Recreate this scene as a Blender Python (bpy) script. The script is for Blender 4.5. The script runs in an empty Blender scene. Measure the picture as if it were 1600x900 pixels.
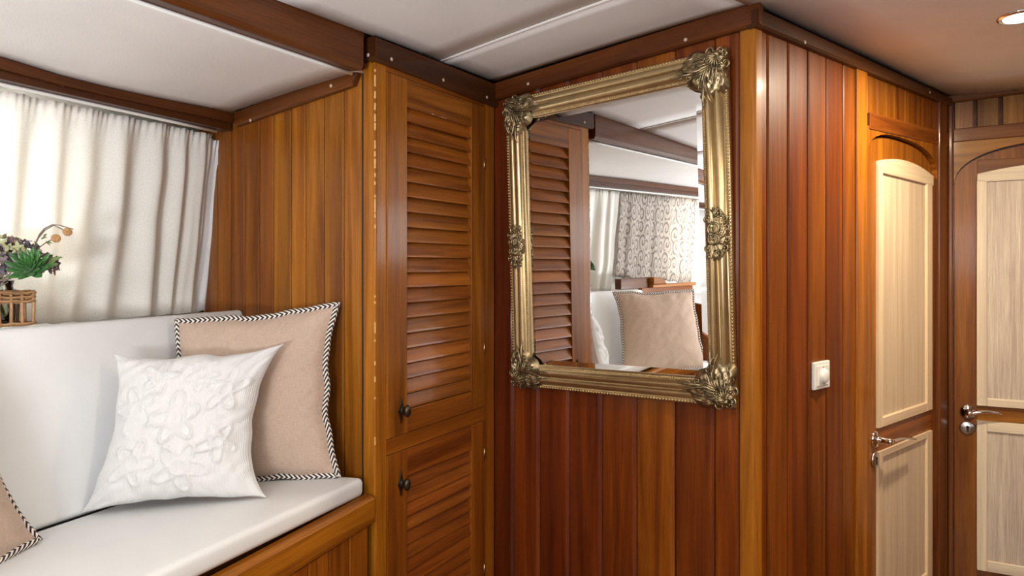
import bpy, bmesh, math, random
from mathutils import Vector, noise
random.seed(7)
R = random.uniform
PI = math.pi
sc = bpy.context.scene
COL = sc.collection

# ------------------------------------------------------------------ camera, world, lights, exposure
EH, FPX, HOR = 1.2, 1020.0, 435.0          # eye height, focal length in px (1600 wide), horizon row
cd = bpy.data.cameras.new('camera'); cam = bpy.data.objects.new('camera', cd); COL.objects.link(cam)
cam.location = (0, 0, EH); cam.rotation_euler = (PI/2, 0, 0)
cd.sensor_width = 36; cd.lens = FPX/1600*36; cd.shift_y = -(450-HOR)/1600; cd.clip_start = 0.02
sc.camera = cam
sc.view_settings.view_transform = 'Standard'; sc.view_settings.look = 'None'
sc.view_settings.gamma = 1; sc.view_settings.use_curve_mapping = False
sc.view_settings.exposure = 0.3
w = bpy.data.worlds.new('sky'); sc.world = w; w.use_nodes = True
w.node_tree.nodes['Background'].inputs[0].default_value = (0.93, 0.97, 1.0, 1)
w.node_tree.nodes['Background'].inputs[1].default_value = 95.0

def area(name, loc, target, sx, sy, power, col):
    l = bpy.data.lights.new(name, 'AREA'); l.shape = 'RECTANGLE'; l.size = sx; l.size_y = sy
    l.energy = power; l.color = col
    o = bpy.data.objects.new(name, l); COL.objects.link(o); o.location = loc
    o.rotation_euler = (Vector(target)-Vector(loc)).to_track_quat('-Z', 'Y').to_euler()
    return o
# unseen fill lamps added behind and right of the camera, standing in for daylight
area('daylight_fill_back', (-0.2, -2.1, 1.50), (-0.2, 1.0, 1.35), 2.2, 0.5, 30, (0.93, 0.97, 1.0))
area('daylight_fill_right', (2.4, -0.6, 1.45), (-0.6, 1.2, 1.3), 1.6, 0.45, 5, (0.93, 0.97, 1.0))
area('bounce_fill', (-0.55, -0.35, 0.95), (-0.75, -0.1, 1.8), 0.35, 0.35, 40, (0.94, 0.97, 1.0))  # unseen upward lamp added to brighten the ceiling, standing in for bounced flash

# ------------------------------------------------------------------ helpers
def V(*a): return Vector(a)
class Frame:                                # a wall: origin, direction to the right, normal to the room
    def __init__(s, o, t):
        s.o = Vector((o[0], o[1])); s.t = Vector(t).normalized(); s.n = Vector((s.t.y, -s.t.x))
    def P(s, a, n, z):
        q = s.o + s.t*a + s.n*n
        return V(q.x, q.y, z)
    def at(s, u, v, n=0.0):                 # a point of the wall seen at (u, v)
        r = Vector(((u-800)/FPX, 1.0)); o = s.o + s.n*n
        d = o.dot(s.n)/r.dot(s.n); q = r*d
        return (q-s.o).dot(s.t), EH-(v-HOR)/FPX*d
    def S(s, u, n=0.0): return s.at(u, HOR, n)[0]
    def line(s, u0, v0, u1, v1, n=0.0):     # height along the wall as a function of s
        a0, z0 = s.at(u0, v0, n); a1, z1 = s.at(u1, v1, n)
        return lambda a: z0+(z1-z0)*(a-a0)/(a1-a0)
def vpdir(vp): return ((vp-800), FPX)
def ray(u, v, d): return V((u-800)/FPX*d, d, EH-(v-HOR)/FPX*d)

mw = Frame(((1179-800)/FPX*1.56, 1.56), (1269, -1020))             # panelled wall with the mirror
_s = mw.S(773); _p = mw.P(_s, 0, 0)
lk = Frame((_p.x, _p.y), vpdir(1400)); _q = lk.P(lk.S(586), 0, 0)
lk = Frame((_q.x, _q.y), vpdir(1400))                               # locker front
ew = Frame((_q.x, _q.y), (1450, -1020))                             # wall at the end of the settee
sw = Frame((mw.o.x, mw.o.y), vpdir(2030))                           # passage wall
_r = sw.P(sw.S(1481), 0, 0); fw = Frame((_r.x, _r.y), (1960, -1020))# far wall with door
bf = Frame(((581-800)/FPX*1.585, 1.585), vpdir(1250))               # settee front
SFAR = sw.S(1481)

class MB:
    def __init__(s): s.v = []; s.f = []; s.uv = []; s.sm = []
    def face(s, idx, uv, smooth=False): s.f.append(idx); s.uv.append(uv); s.sm.append(smooth)
    def prism(s, r0, r1, smooth=False, capuv=None):
        b = len(s.v); n = len(r0); s.v += list(r0)+list(r1)
        L = (r1[0]-r0[0]).length; ou, ov = R(0, 40), R(0, 40); acc = [0]
        for i in range(n): acc.append(acc[-1]+(r0[(i+1) % n]-r0[i]).length)
        for i in range(n):
            j = (i+1) % n
            s.face((b+i, b+j, b+n+j, b+n+i), ((ou, ov+acc[i]), (ou, ov+acc[i+1]), (ou+L, ov+acc[i+1]), (ou+L, ov+acc[i])), smooth)
        cu = capuv or [(0.02*i+ou, ov) for i in range(n)]
        s.face(tuple(range(b+n-1, b-1, -1)), tuple(cu[::-1])); s.face(tuple(range(b+n, b+2*n)), tuple(cu))
        return s
    def zprism(s, F, poly, zb, zt):         # poly in (s, n), grain vertical
        fb = zb if callable(zb) else (lambda a: zb); ft = zt if callable(zt) else (lambda a: zt)
        return s.prism([F.P(a, n, fb(a)) for a, n in poly], [F.P(a, n, ft(a)) for a, n in poly])
    def sprism(s, F, poly, a0, a1, z0=0.0, z1=0.0):   # poly in (n, z), grain horizontal; z0/z1 raise the ends
        return s.prism([F.P(a0, n, z+z0) for n, z in poly], [F.P(a1, n, z+z1) for n, z in poly])
    def nprism(s, F, poly, n0, n1, vertical=True):    # poly in (s, z), extruded to the room
        o = R(0, 40)
        cu = [((z, a+o) if vertical else (a+o, z)) for a, z in poly]
        return s.prism([F.P(a, n0, z) for a, z in poly], [F.P(a, n1, z) for a, z in poly], capuv=cu)
    def bar(s, F, a0, a1, n0, n1, zb, zt):  # horizontal member with sloping edges
        fb = zb if callable(zb) else (lambda a: zb); ft = zt if callable(zt) else (lambda a: zt)
        return s.prism([F.P(a0, n0, fb(a0)), F.P(a0, n1, fb(a0)), F.P(a0, n1, ft(a0)), F.P(a0, n0, ft(a0))],
                       [F.P(a1, n0, fb(a1)), F.P(a1, n1, fb(a1)), F.P(a1, n1, ft(a1)), F.P(a1, n0, ft(a1))])
    def tube(s, path, rad, sides=8, closed=False, caps=True, flat=1.0, up=None):
        n = len(path); rr = rad if isinstance(rad, (list, tuple)) else [rad]*n
        b = len(s.v); L = 0; ls = [0]
        T = []
        for i in range(n):
            p, q = path[(i-1) % n] if (closed or i) else path[0], path[(i+1) % n] if (closed or i < n-1) else path[-1]
            T.append((q-p).normalized())
        for i in range(1, n): L += (path[i]-path[i-1]).length; ls.append(L)
        N = up.copy() if up else (V(0, 0, 1) if abs(T[0].z) < .9 else V(1, 0, 0))
        for i in range(n):
            N = (up if up else N) - T[i]*(up if up else N).dot(T[i])
            N = N.normalized() if N.length > 1e-6 else V(1, 0, 0)
            B = T[i].cross(N)
            for k in range(sides):
                a = 2*PI*k/sides
                s.v.append(path[i]+(B*math.cos(a)+N*math.sin(a)*flat)*rr[i])
        m = n if closed else n-1
        tot = L+(path[0]-path[-1]).length
        for i in range(m):
            i2 = (i+1) % n; u0 = ls[i]; u1 = ls[i2] if i2 else tot
            for k in range(sides):
                k2 = (k+1) % sides
                s.face((b+i*sides+k, b+i*sides+k2, b+i2*sides+k2, b+i2*sides+k),
                       ((u0, k/sides), (u0, (k+1)/sides), (u1, (k+1)/sides), (u1, k/sides)), True)
        if caps and not closed:
            s.face(tuple(b+k for k in range(sides-1, -1, -1)), tuple((0, k/sides) for k in range(sides)))
            s.face(tuple(b+(n-1)*sides+k for k in range(sides)), tuple((L, k/sides) for k in range(sides)))
        return s
    def grid(s, fn, nu, nv, uvf=None, closed=False):  # fn(i/nu, j/nv)
        b = len(s.v)
        for i in range(nu+1):
            for j in range(nv+1): s.v.append(fn(i/nu, j/nv))
        uvf = uvf or (lambda a, c: (a, c))
        for i in range(nu):
            for j in range(nv):
                q = ((i, j), (i+1, j), (i+1, j+1), (i, j+1))
                s.face(tuple(b+x*(nv+1)+y for x, y in q), tuple(uvf(x/nu, y/nv) for x, y in q), True)
        return s
    def lathe(s, c, axis, prof, sides=20, sq=1.0, side=None):         # prof = (radius, height along axis)
        axis = axis.normalized(); x = side.normalized() if side else axis.orthogonal().normalized(); y = axis.cross(x)
        rings = len(prof); b = len(s.v)
        for r, h in prof:
            for k in range(sides):
                a = 2*PI*k/sides; s.v.append(c+axis*h+(x*math.cos(a)+y*math.sin(a)*sq)*r)
        for i in range(rings-1):
            for k in range(sides):
                k2 = (k+1) % sides
                s.face((b+i*sides+k, b+i*sides+k2, b+(i+1)*sides+k2, b+(i+1)*sides+k),
                       ((i, k), (i, k+1), (i+1, k+1), (i+1, k)), True)
        s.face(tuple(b+k for k in range(sides-1, -1, -1)), tuple((0, 0) for k in range(sides)))
        s.face(tuple(b+(rings-1)*sides+k for k in range(sides)), tuple((0, 0) for k in range(sides)))
        return s
    def ball(s, c, r, seg=8, rings=5, sq=(1, 1, 1)):
        b = len(s.v); s.v.append(c+V(0, 0, r*sq[2]))
        for i in range(1, rings):
            t = PI*i/rings
            for k in range(seg):
                a = 2*PI*k/seg
                s.v.append(c+V(r*math.sin(t)*math.cos(a)*sq[0], r*math.sin(t)*math.sin(a)*sq[1], r*math.cos(t)*sq[2]))
        s.v.append(c-V(0, 0, r*sq[2])); e = len(s.v)-1
        z = (0, 0)
        for k in range(seg):
            k2 = (k+1) % seg
            s.face((b, b+1+k, b+1+k2), (z, z, z), True)
            for i in range(rings-2):
                a0 = b+1+i*seg
                s.face((a0+k, a0+seg+k, a0+seg+k2, a0+k2), (z, z, z, z), True)
            a0 = b+1+(rings-2)*seg
            s.face((a0+k, e, a0+k2), (z, z, z), True)
        return s
    def build(s, name, mat, parent=None, tone=None, bevel=0.0, fix=True, solid=0.0, seg=2):
        me = bpy.data.meshes.new(name)
        off = V(*parent['base']) if parent and 'base' in parent else V(0, 0, 0)
        me.from_pydata([tuple(p-off) for p in s.v], [], s.f)
        uvl = me.uv_layers.new(name='UVMap'); k = 0
        for uv in s.uv:
            for c in uv: uvl.data[k].uv = c; k += 1
        me.polygons.foreach_set('use_smooth', s.sm)
        if fix:
            bm = bmesh.new(); bm.from_mesh(me); bmesh.ops.recalc_face_normals(bm, faces=bm.faces); bm.to_mesh(me); bm.free()
        me.materials.append(mat)
        o = bpy.data.objects.new(name, me); COL.objects.link(o)
        if parent: o.parent = parent; o['base'] = tuple(off)
        o.color = (tone[0]*.88, tone[1]*(.87 if tone[1] > .262*tone[0] else .78), tone[2]*.45, 1) if tone and tone[2] < .06 else ((*tone, 1) if tone else (1, 1, 1, 1))
        if bevel:
            m = o.modifiers.new('bevel', 'BEVEL'); m.width = bevel; m.segments = seg; m.limit_method = 'ANGLE'; m.angle_limit = .6
        if solid:
            m = o.modifiers.new('solid', 'SOLIDIFY'); m.thickness = solid; m.offset = 0
        return o

def thing(name, label, cat, loc, group=None):
    o = bpy.data.objects.new(name, None); COL.objects.link(o); o.location = loc; o['base'] = tuple(loc)
    o.empty_display_size = .05
    return tag(o, label, cat, group)
def tag(o, label, cat, group=None):
    o['label'] = label; o['category'] = cat
    if group: o['group'] = group
    return o
def struct(o, label=None):
    o['kind'] = 'structure'
    if label: o['label'] = label
    return o

# ------------------------------------------------------------------ materials
def newmat(name):
    m = bpy.data.materials.new(name); m.use_nodes = True
    nt = m.node_tree; return m, nt, nt.nodes['Principled BSDF']
def N(nt, t, **kw):
    n = nt.nodes.new(t)
    for k, v in kw.items():
        if k.startswith('i_'):
            key = k[2:]; n.inputs[int(key) if key.isdigit() else key.replace('_', ' ')].default_value = v
        else: setattr(n, k, v)
    return n
def plain(name, col, rough=.5, metal=0.0, noise_amt=0.0, nscale=30, bump=0.0, bscale=200, coat=0.0, sheen=0.0):
    m, nt, p = newmat(name); L = nt.links.new
    p.inputs['Base Color'].default_value = (*col, 1); p.inputs['Roughness'].default_value = rough; p.inputs['Metallic'].default_value = metal
    p.inputs['Coat Weight'].default_value = coat; p.inputs['Sheen Weight'].default_value = sheen
    tc = N(nt, 'ShaderNodeTexCoord')
    if noise_amt:
        no = N(nt, 'ShaderNodeTexNoise', i_Scale=nscale, i_Detail=5.0); L(tc.outputs['Object'], no.inputs['Vector'])
        cr = N(nt, 'ShaderNodeMapRange'); cr.inputs[1].default_value = .3; cr.inputs[2].default_value = .7
        cr.inputs[3].default_value = 1-noise_amt; cr.inputs[4].default_value = 1+noise_amt*.3
        L(no.outputs[0], cr.inputs[0])
        mx = N(nt, 'ShaderNodeMix', data_type='RGBA', blend_type='MULTIPLY'); mx.inputs[0].default_value = 1
        mx.inputs[6].default_value = (*col, 1); L(cr.outputs[0], mx.inputs[7]); L(mx.outputs[2], p.inputs['Base Color'])
    if bump:
        no = N(nt, 'ShaderNodeTexNoise', i_Scale=bscale, i_Detail=3.0); L(tc.outputs['Object'], no.inputs['Vector'])
        b = N(nt, 'ShaderNodeBump', i_Strength=bump, i_Distance=.002); L(no.outputs[0], b.inputs['Height']); L(b.outputs[0], p.inputs['Normal'])
    return m
def wood(name, dark=.48, across=24.0, along=1.2, rough=.45, coat=.2, streak=.45, coatrough=.13, spec=.2):
    m, nt, p = newmat(name); L = nt.links.new
    uv = N(nt, 'ShaderNodeUVMap'); oi = N(nt, 'ShaderNodeObjectInfo')
    mp = N(nt, 'ShaderNodeMapping'); mp.inputs['Scale'].default_value = (along, across, 1); L(uv.outputs[0], mp.inputs[0])
    n1 = N(nt, 'ShaderNodeTexNoise', i_Scale=1.0, i_Detail=6.0, i_Roughness=.6, i_Distortion=.5); L(mp.outputs[0], n1.inputs['Vector'])
    mp2 = N(nt, 'ShaderNodeMapping'); mp2.inputs['Scale'].default_value = (along*6, across*14, 1); L(uv.outputs[0], mp2.inputs[0])
    n2 = N(nt, 'ShaderNodeTexNoise', i_Scale=1.0, i_Detail=3.0, i_Roughness=.6); L(mp2.outputs[0], n2.inputs['Vector'])
    r1 = N(nt, 'ShaderNodeMapRange'); r1.inputs[1].default_value = .34; r1.inputs[2].default_value = .66
    r1.inputs[3].default_value = dark; r1.inputs[4].default_value = 1.12; L(n1.outputs[0], r1.inputs[0])
    r2 = N(nt, 'ShaderNodeMapRange'); r2.inputs[1].default_value = .35; r2.inputs[2].default_value = .6
    r2.inputs[3].default_value = 1-streak*.5; r2.inputs[4].default_value = 1.04; L(n2.outputs[0], r2.inputs[0])
    mu = N(nt, 'ShaderNodeMath', operation='MULTIPLY'); L(r1.outputs[0], mu.inputs[0]); L(r2.outputs[0], mu.inputs[1])
    # darker grain is also redder
    pw = N(nt, 'ShaderNodeCombineColor')
    g = N(nt, 'ShaderNodeMath', operation='POWER'); g.inputs[1].default_value = 1.25; L(mu.outputs[0], g.inputs[0])
    L(mu.outputs[0], pw.inputs[0]); L(g.outputs[0], pw.inputs[1]); L(g.outputs[0], pw.inputs[2])
    mx = N(nt, 'ShaderNodeMix', data_type='RGBA', blend_type='MULTIPLY'); mx.inputs[0].default_value = 1
    L(oi.outputs['Color'], mx.inputs[6]); L(pw.outputs[0], mx.inputs[7]); L(mx.outputs[2], p.inputs['Base Color'])
    p.inputs['Roughness'].default_value = rough; p.inputs['Coat Weight'].default_value = coat; p.inputs['Coat Roughness'].default_value = coatrough
    p.inputs['Specular IOR Level'].default_value = spec
    bp = N(nt, 'ShaderNodeBump', i_Strength=.12, i_Distance=.001); L(n2.outputs[0], bp.inputs['Height']); L(bp.outputs[0], p.inputs['Normal'])
    return m
M = {}
M['wood'] = wood('varnished_mahogany')
M['ash'] = wood('pale_ash', dark=.86, across=30, along=.9, rough=.5, coat=.08, streak=.22)
M['ashgrain'] = wood('open_grain_ash', dark=.78, across=60, along=1.5, rough=.55, coat=.05, streak=.6)
M['dark'] = plain('dark_joint', (.012, .005, .002), .8)
M['vinyl'] = plain('white_vinyl_lining', (.80, .775, .75), .55, noise_amt=.05, nscale=6, bump=.25, bscale=260)
M['white'] = plain('white_paint', (.8, .79, .76), .45)
M['cushion'] = plain('white_leatherette', (.74, .755, .76), .5, noise_amt=.03, nscale=9, bump=.12, bscale=420)
M['brass'] = plain('aged_brass', (.5, .38, .16), .35, 1.0, noise_amt=.3)
M['bronze'] = plain('dark_bronze', (.085, .062, .035), .38, .85, noise_amt=.4, nscale=90)
M['chrome'] = plain('polished_chrome', (.78, .77, .76), .08, 1.0)
M['steel'] = plain('satin_steel', (.62, .61, .6), .28, 1.0)
M['black'] = plain('black_void', (.008, .008, .008), .6)
M['plastic'] = plain('cream_plastic', (.70, .69, .63), .3, coat=.2)
M['plug'] = plain('pale_screw_plug', (.5, .38, .3), .5)
M['gold'] = plain('antique_gold', (.52, .385, .20), .34, .92, noise_amt=.15, nscale=25, bump=.1, bscale=300)
M['goldorn'] = plain('antique_gold_carving', (.38, .295, .165), .33, .9, noise_amt=.65, nscale=70, bump=.15, bscale=500)
M['mirror'] = plain('mirror_silver', (.93, .94, .93), .0, 1.0)
M['wicker'] = plain('natural_wicker', (.42, .235, .11), .6, noise_amt=.35, nscale=60)
M['floor'] = wood('teak_sole', across=12, rough=.35)
M['berry'] = plain('orange_berry', (.55, .3, .12), .5, noise_amt=.4, nscale=150)
M['twig'] = plain('grey_brown_twig', (.16, .12, .09), .7)
M['stem'] = plain('green_stem', (.1, .14, .05), .6, noise_amt=.4)
M['succulent'] = plain('succulent_green', (.045, .17, .03), .38, noise_amt=.45, nscale=25, sheen=.1)
M['leaf'] = plain('olive_leaf', (.17, .24, .07), .5, noise_amt=.3, nscale=40)
M['petal_green'] = plain('pale_green_petal', (.42, .42, .23), .6, noise_amt=.35, nscale=60)
M['petal_mauve'] = plain('dusty_mauve_petal', (.2, .13, .15), .6, noise_amt=.4, nscale=60)
M['petal_slate'] = plain('slate_violet_petal', (.10, .085, .11), .6, noise_amt=.4, nscale=60)
M['petal_peach'] = plain('faded_peach_petal', (.5, .34, .2), .6, noise_amt=.3, nscale=60)

def linen(name, col, pattern=False):
    m, nt, p = newmat(name); L = nt.links.new
    uv = N(nt, 'ShaderNodeUVMap')
    hs = []
    for sx, sy in ((900, 60), (60, 900)):
        mp = N(nt, 'ShaderNodeMapping'); mp.inputs['Scale'].default_value = (sx*.35, sy*.35, 1); L(uv.outputs[0], mp.inputs[0])
        no = N(nt, 'ShaderNodeTexNoise', i_Scale=1.0, i_Detail=2.0); L(mp.outputs[0], no.inputs['Vector']); hs.append(no)
    ad = N(nt, 'ShaderNodeMath', operation='ADD'); L(hs[0].outputs[0], ad.inputs[0]); L(hs[1].outputs[0], ad.inputs[1])
    r = N(nt, 'ShaderNodeMapRange'); r.inputs[1].default_value = .7; r.inputs[2].default_value = 1.3; r.inputs[3].default_value = .84; r.inputs[4].default_value = 1.1
    L(ad.outputs[0], r.inputs[0])
    mx = N(nt, 'ShaderNodeMix', data_type='RGBA', blend_type='MULTIPLY'); mx.inputs[0].default_value = 1 if not pattern else .25; mx.inputs[6].default_value = (*col, 1)
    L(r.outputs[0], mx.inputs[7]); L(mx.outputs[2], p.inputs['Base Color'])
    p.inputs['Roughness'].default_value = .85; p.inputs['Sheen Weight'].default_value = .15
    b = N(nt, 'ShaderNodeBump', i_Strength=.25, i_Distance=.001); L(ad.outputs[0], b.inputs['Height'])
    if pattern:   # fine vertical ribs of the matelasse weave
        wv = N(nt, 'ShaderNodeTexWave', i_Scale=30.0, i_Distortion=1.2, i_Detail=1.0); wv.bands_direction = 'X'
        L(uv.outputs[0], wv.inputs['Vector'])
        b2 = N(nt, 'ShaderNodeBump', i_Strength=.3, i_Distance=.0015); L(wv.outputs[1], b2.inputs['Height']); L(b.outputs[0], b2.inputs['Normal'])
        L(b2.outputs[0], p.inputs['Normal'])
    else: L(b.outputs[0], p.inputs['Normal'])
    return m
M['tan'] = linen('tan_linen', (.47, .345, .265))
M['whitecloth'] = linen('white_matelasse', (.64, .632, .622), True)

def braid(name):
    m, nt, p = newmat(name); L = nt.links.new
    uv = N(nt, 'ShaderNodeUVMap'); sp = N(nt, 'ShaderNodeSeparateXYZ'); L(uv.outputs[0], sp.inputs[0])
    a = N(nt, 'ShaderNodeMath', operation='MULTIPLY'); a.inputs[1].default_value = 1/.0125; L(sp.outputs[0], a.inputs[0])
    v = N(nt, 'ShaderNodeMath', operation='PINGPONG'); v.inputs[1].default_value = .25; L(sp.outputs[1], v.inputs[0])
    v2 = N(nt, 'ShaderNodeMath', operation='MULTIPLY'); v2.inputs[1].default_value = 5.0; L(v.outputs[0], v2.inputs[0])
    s = N(nt, 'ShaderNodeMath', operation='ADD'); L(a.outputs[0], s.inputs[0]); L(v2.outputs[0], s.inputs[1])
    fr = N(nt, 'ShaderNodeMath', operation='FRACT'); L(s.outputs[0], fr.inputs[0])
    st = N(nt, 'ShaderNodeMath', operation='GREATER_THAN'); st.inputs[1].default_value = .52; L(fr.outputs[0], st.inputs[0])
    mx = N(nt, 'ShaderNodeMix', data_type='RGBA'); mx.inputs[6].default_value = (.008, .008, .01, 1); mx.inputs[7].default_value = (.72, .65, .58, 1)
    L(st.outputs[0], mx.inputs[0]); L(mx.outputs[2], p.inputs['Base Color']); p.inputs['Roughness'].default_value = .8
    return m
M['braid'] = braid('black_and_cream_braid')

def curtain_mat(name, col, trans):
    m, nt, p = newmat(name); L = nt.links.new
    nt.nodes.remove(p); out = nt.nodes['Material Output']
    d = N(nt, 'ShaderNodeBsdfDiffuse'); t = N(nt, 'ShaderNodeBsdfTranslucent'); mi = N(nt, 'ShaderNodeMixShader'); mi.inputs[0].default_value = trans
    uv = N(nt, 'ShaderNodeUVMap'); no = N(nt, 'ShaderNodeTexNoise', i_Scale=220.0, i_Detail=2.0); L(uv.outputs[0], no.inputs['Vector'])
    r = N(nt, 'ShaderNodeMapRange'); r.inputs[1].default_value = .3; r.inputs[2].default_value = .7; r.inputs[3].default_value = .92; r.inputs[4].default_value = 1.03
    L(no.outputs[0], r.inputs[0])
    mx = N(nt, 'ShaderNodeMix', data_type='RGBA', blend_type='MULTIPLY'); mx.inputs[0].default_value = 1; mx.inputs[6].default_value = (*col, 1); L(r.outputs[0], mx.inputs[7])
    L(mx.outputs[2], d.inputs[0]); L(mx.outputs[2], t.inputs[0]); L(d.outputs[0], mi.inputs[1]); L(t.outputs[0], mi.inputs[2]); L(mi.outputs[0], out.inputs[0])
    return m
M['curtain'] = curtain_mat('cream_cotton', (.88, .86, .81), .32)
M['lining'] = curtain_mat('white_blackout_lining', (.78, .79, .80), .12)

def lace_mat(name):
    m, nt, p = newmat(name); L = nt.links.new
    nt.nodes.remove(p); out = nt.nodes['Material Output']
    uv = N(nt, 'ShaderNodeUVMap'); mp = N(nt, 'ShaderNodeMapping'); mp.inputs['Scale'].default_value = (16, 9, 1); L(uv.outputs[0], mp.inputs[0])
    vo = N(nt, 'ShaderNodeTexVoronoi', voronoi_dimensions='2D', i_Scale=1.0, i_Randomness=.55); L(mp.outputs[0], vo.inputs['Vector'])
    sb = N(nt, 'ShaderNodeVectorMath', operation='SUBTRACT'); L(mp.outputs[0], sb.inputs[0]); L(vo.outputs['Position'], sb.inputs[1])
    sx = N(nt, 'ShaderNodeSeparateXYZ'); L(sb.outputs[0], sx.inputs[0])
    at = N(nt, 'ShaderNodeMath', operation='ARCTAN2'); L(sx.outputs[1], at.inputs[0]); L(sx.outputs[0], at.inputs[1])
    ln = N(nt, 'ShaderNodeVectorMath', operation='LENGTH'); L(sb.outputs[0], ln.inputs[0])
    k = N(nt, 'ShaderNodeMath', operation='MULTIPLY'); k.inputs[1].default_value = 16.0; L(ln.outputs['Value'], k.inputs[0])
    ad = N(nt, 'ShaderNodeMath', operation='ADD'); L(at.outputs[0], ad.inputs[0]); L(k.outputs[0], ad.inputs[1])
    si = N(nt, 'ShaderNodeMath', operation='SINE'); L(ad.outputs[0], si.inputs[0])
    gt = N(nt, 'ShaderNodeMath', operation='GREATER_THAN'); gt.inputs[1].default_value = .45; L(si.outputs[0], gt.inputs[0])
    c = N(nt, 'ShaderNodeMix', data_type='RGBA'); c.inputs[6].default_value = (.70, .64, .58, 1); c.inputs[7].default_value = (.36, .315, .285, 1); L(gt.outputs[0], c.inputs[0])
    d = N(nt, 'ShaderNodeBsdfDiffuse'); t = N(nt, 'ShaderNodeBsdfTranslucent'); mi = N(nt, 'ShaderNodeMixShader'); mi.inputs[0].default_value = .55
    L(c.outputs[2], d.inputs[0]); L(c.outputs[2], t.inputs[0]); L(d.outputs[0], mi.inputs[1]); L(t.outputs[0], mi.inputs[2]); L(mi.outputs[0], out.inputs[0])
    return m
M['lace'] = lace_mat('scroll_lace')

def glass_mat(name, tint=(.96, .98, .97), gloss=.12):
    m, nt, p = newmat(name); L = nt.links.new
    nt.nodes.remove(p); out = nt.nodes['Material Output']
    a = N(nt, 'ShaderNodeBsdfTransparent'); a.inputs[0].default_value = (*tint, 1)
    g = N(nt, 'ShaderNodeBsdfGlossy'); g.inputs['Roughness'].default_value = .03
    fz = N(nt, 'ShaderNodeFresnel', i_IOR=1.5); mi = N(nt, 'ShaderNodeMixShader')
    L(fz.outputs[0], mi.inputs[0]); L(a.outputs[0], mi.inputs[1]); L(g.outputs[0], mi.inputs[2]); L(mi.outputs[0], out.inputs[0])
    return m
M['pane'] = glass_mat('window_glass')
M['vase'] = glass_mat('vase_glass', (.86, .9, .88))
def emit(name, col, st):
    m, nt, p = newmat(name); p.inputs['Base Color'].default_value = (0, 0, 0, 1)
    p.inputs['Emission Color'].default_value = (*col, 1); p.inputs['Emission Strength'].default_value = st; return m
M['lamp'] = emit('lamp_glow', (1, .93, .82), 22)

# wood tones (a property of each board)
ORANGE, AMBER, RED, DEEP, TRIM = (.36, .118, .012), (.42, .15, .013), (.21, .045, .008), (.135, .026, .006), (.10, .03, .009)
def vary(c, k=.14, h=.08):
    f = 1+R(-k, k); g = 1+R(-h, h)
    return (c[0]*f, c[1]*f*g, c[2]*f*g)

# ------------------------------------------------------------------ shell: floor, ceiling, outer walls
def zc(x, y): return 1.850+.0126*y-.0315*(max(x, -.75)-1.25)**2 if x < .58 else 1.8359+.0064*(x-.58)+.0126*y
b = MB(); b.prism([V(-3.6, -2.4, -.05), V(2.7, -2.4, -.05), V(2.7, 3.2, -.05), V(-3.6, 3.2, -.05)], [V(-3.6, -2.4, 0), V(2.7, -2.4, 0), V(2.7, 3.2, 0), V(-3.6, 3.2, 0)])
struct(b.build('floor', M['floor'], tone=(.2, .08, .03)), 'dark wooden cabin sole')

ceil = MB()
def cgrid(mb, F, a0f, a1f, n0, n1, dz, nu=10, nv=6):
    def fn(i, j):
        n = n0+(n1-n0)*j; a = a0f(n)+(a1f(n)-a0f(n))*i
        p = F.P(a, n, 0); return V(p.x, p.y, zc(p.x, p.y)+dz)
    return mb.grid(fn, nu, nv)
ceil.grid(lambda i, j: V(-3.6+6.2*i, -2.3+5.5*j, zc(-3.6+6.2*i, -2.3+5.5*j)+.03+max(0, .05*(i-.5))), 12, 4)
ceil = struct(ceil.build('ceiling', M['vinyl'], solid=.01), 'white vinyl cabin headlining above the panelled walls')
def lkA(n):    # s on the mirror wall frame where the locker plane is met
    p = mw.P(0, n, 0); o = Vector((p.x, p.y)); return (lk.o-o).dot(lk.n)/mw.t.dot(lk.n)
def swA(n):
    p = mw.P(0, n, 0); o = Vector((p.x, p.y)); return (sw.o-o).dot(sw.n)/mw.t.dot(sw.n)
for n0, n1 in ((0.0, .285), (.291, .86), (.866, 1.44), (1.446, 2.2)):
    cgrid(MB(), mw, lambda n: lkA(n)+.004, swA, n0, n1, 0.0).build('panel', M['vinyl'], ceil, solid=.006)
def fwS(n):
    p = sw.P(0, n, 0); o = Vector((p.x, p.y)); return (fw.o-o).dot(fw.n)/sw.t.dot(fw.n)
cgrid(MB(), sw, lambda n: -2.2, lambda n: fwS(n)-.002, .0, 1.35, -.0005, 14, 8).build('panel', M['vinyl'], ceil, solid=.006)
# battens over the joints
def batten(F, a0, a1, n, wdt, name):
    path = []
    for i in range(13):
        p = F.P(a0+(a1-a0)*i/12, n, 0); path.append(V(p.x, p.y, zc(p.x, p.y)-.003))
    return struct(MB().tube(path, wdt, 8, flat=.45, up=V(0, 0, 1)).build(name, M['white']), 'white half-round batten along the ceiling joint')
batten(mw, lkA(.288)+.01, swA(.288), .288, .007, 'trim_1')
batten(mw, lkA(.863)+.01, swA(.863), .863, .007, 'trim_2')
batten(sw, -2.2, -.02, 0.0, .009, 'trim_3')

# right, back and hull walls (out of the frame, closing the cabin)
RX, BY = 2.52, -2.25
b = MB()
def box(mb, x0, x1, y0, y1, z0, z1):
    return mb.prism([V(x0, y0, z0), V(x1, y0, z0), V(x1, y1, z0), V(x0, y1, z0)], [V(x0, y0, z1), V(x1, y0, z1), V(x1, y1, z1), V(x0, y1, z1)])
box(b, RX, RX+.05, BY, 3.15, 0, 1.95); struct(b.build('wall_right', M['wood'], tone=ORANGE), 'varnished wooden wall to the right, out of view')
b = MB(); box(b, -3.6, RX, BY-.05, BY, 0, 1.95); struct(b.build('wall_back', M['wood'], tone=ORANGE), 'varnished wooden wall behind the camera')

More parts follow.
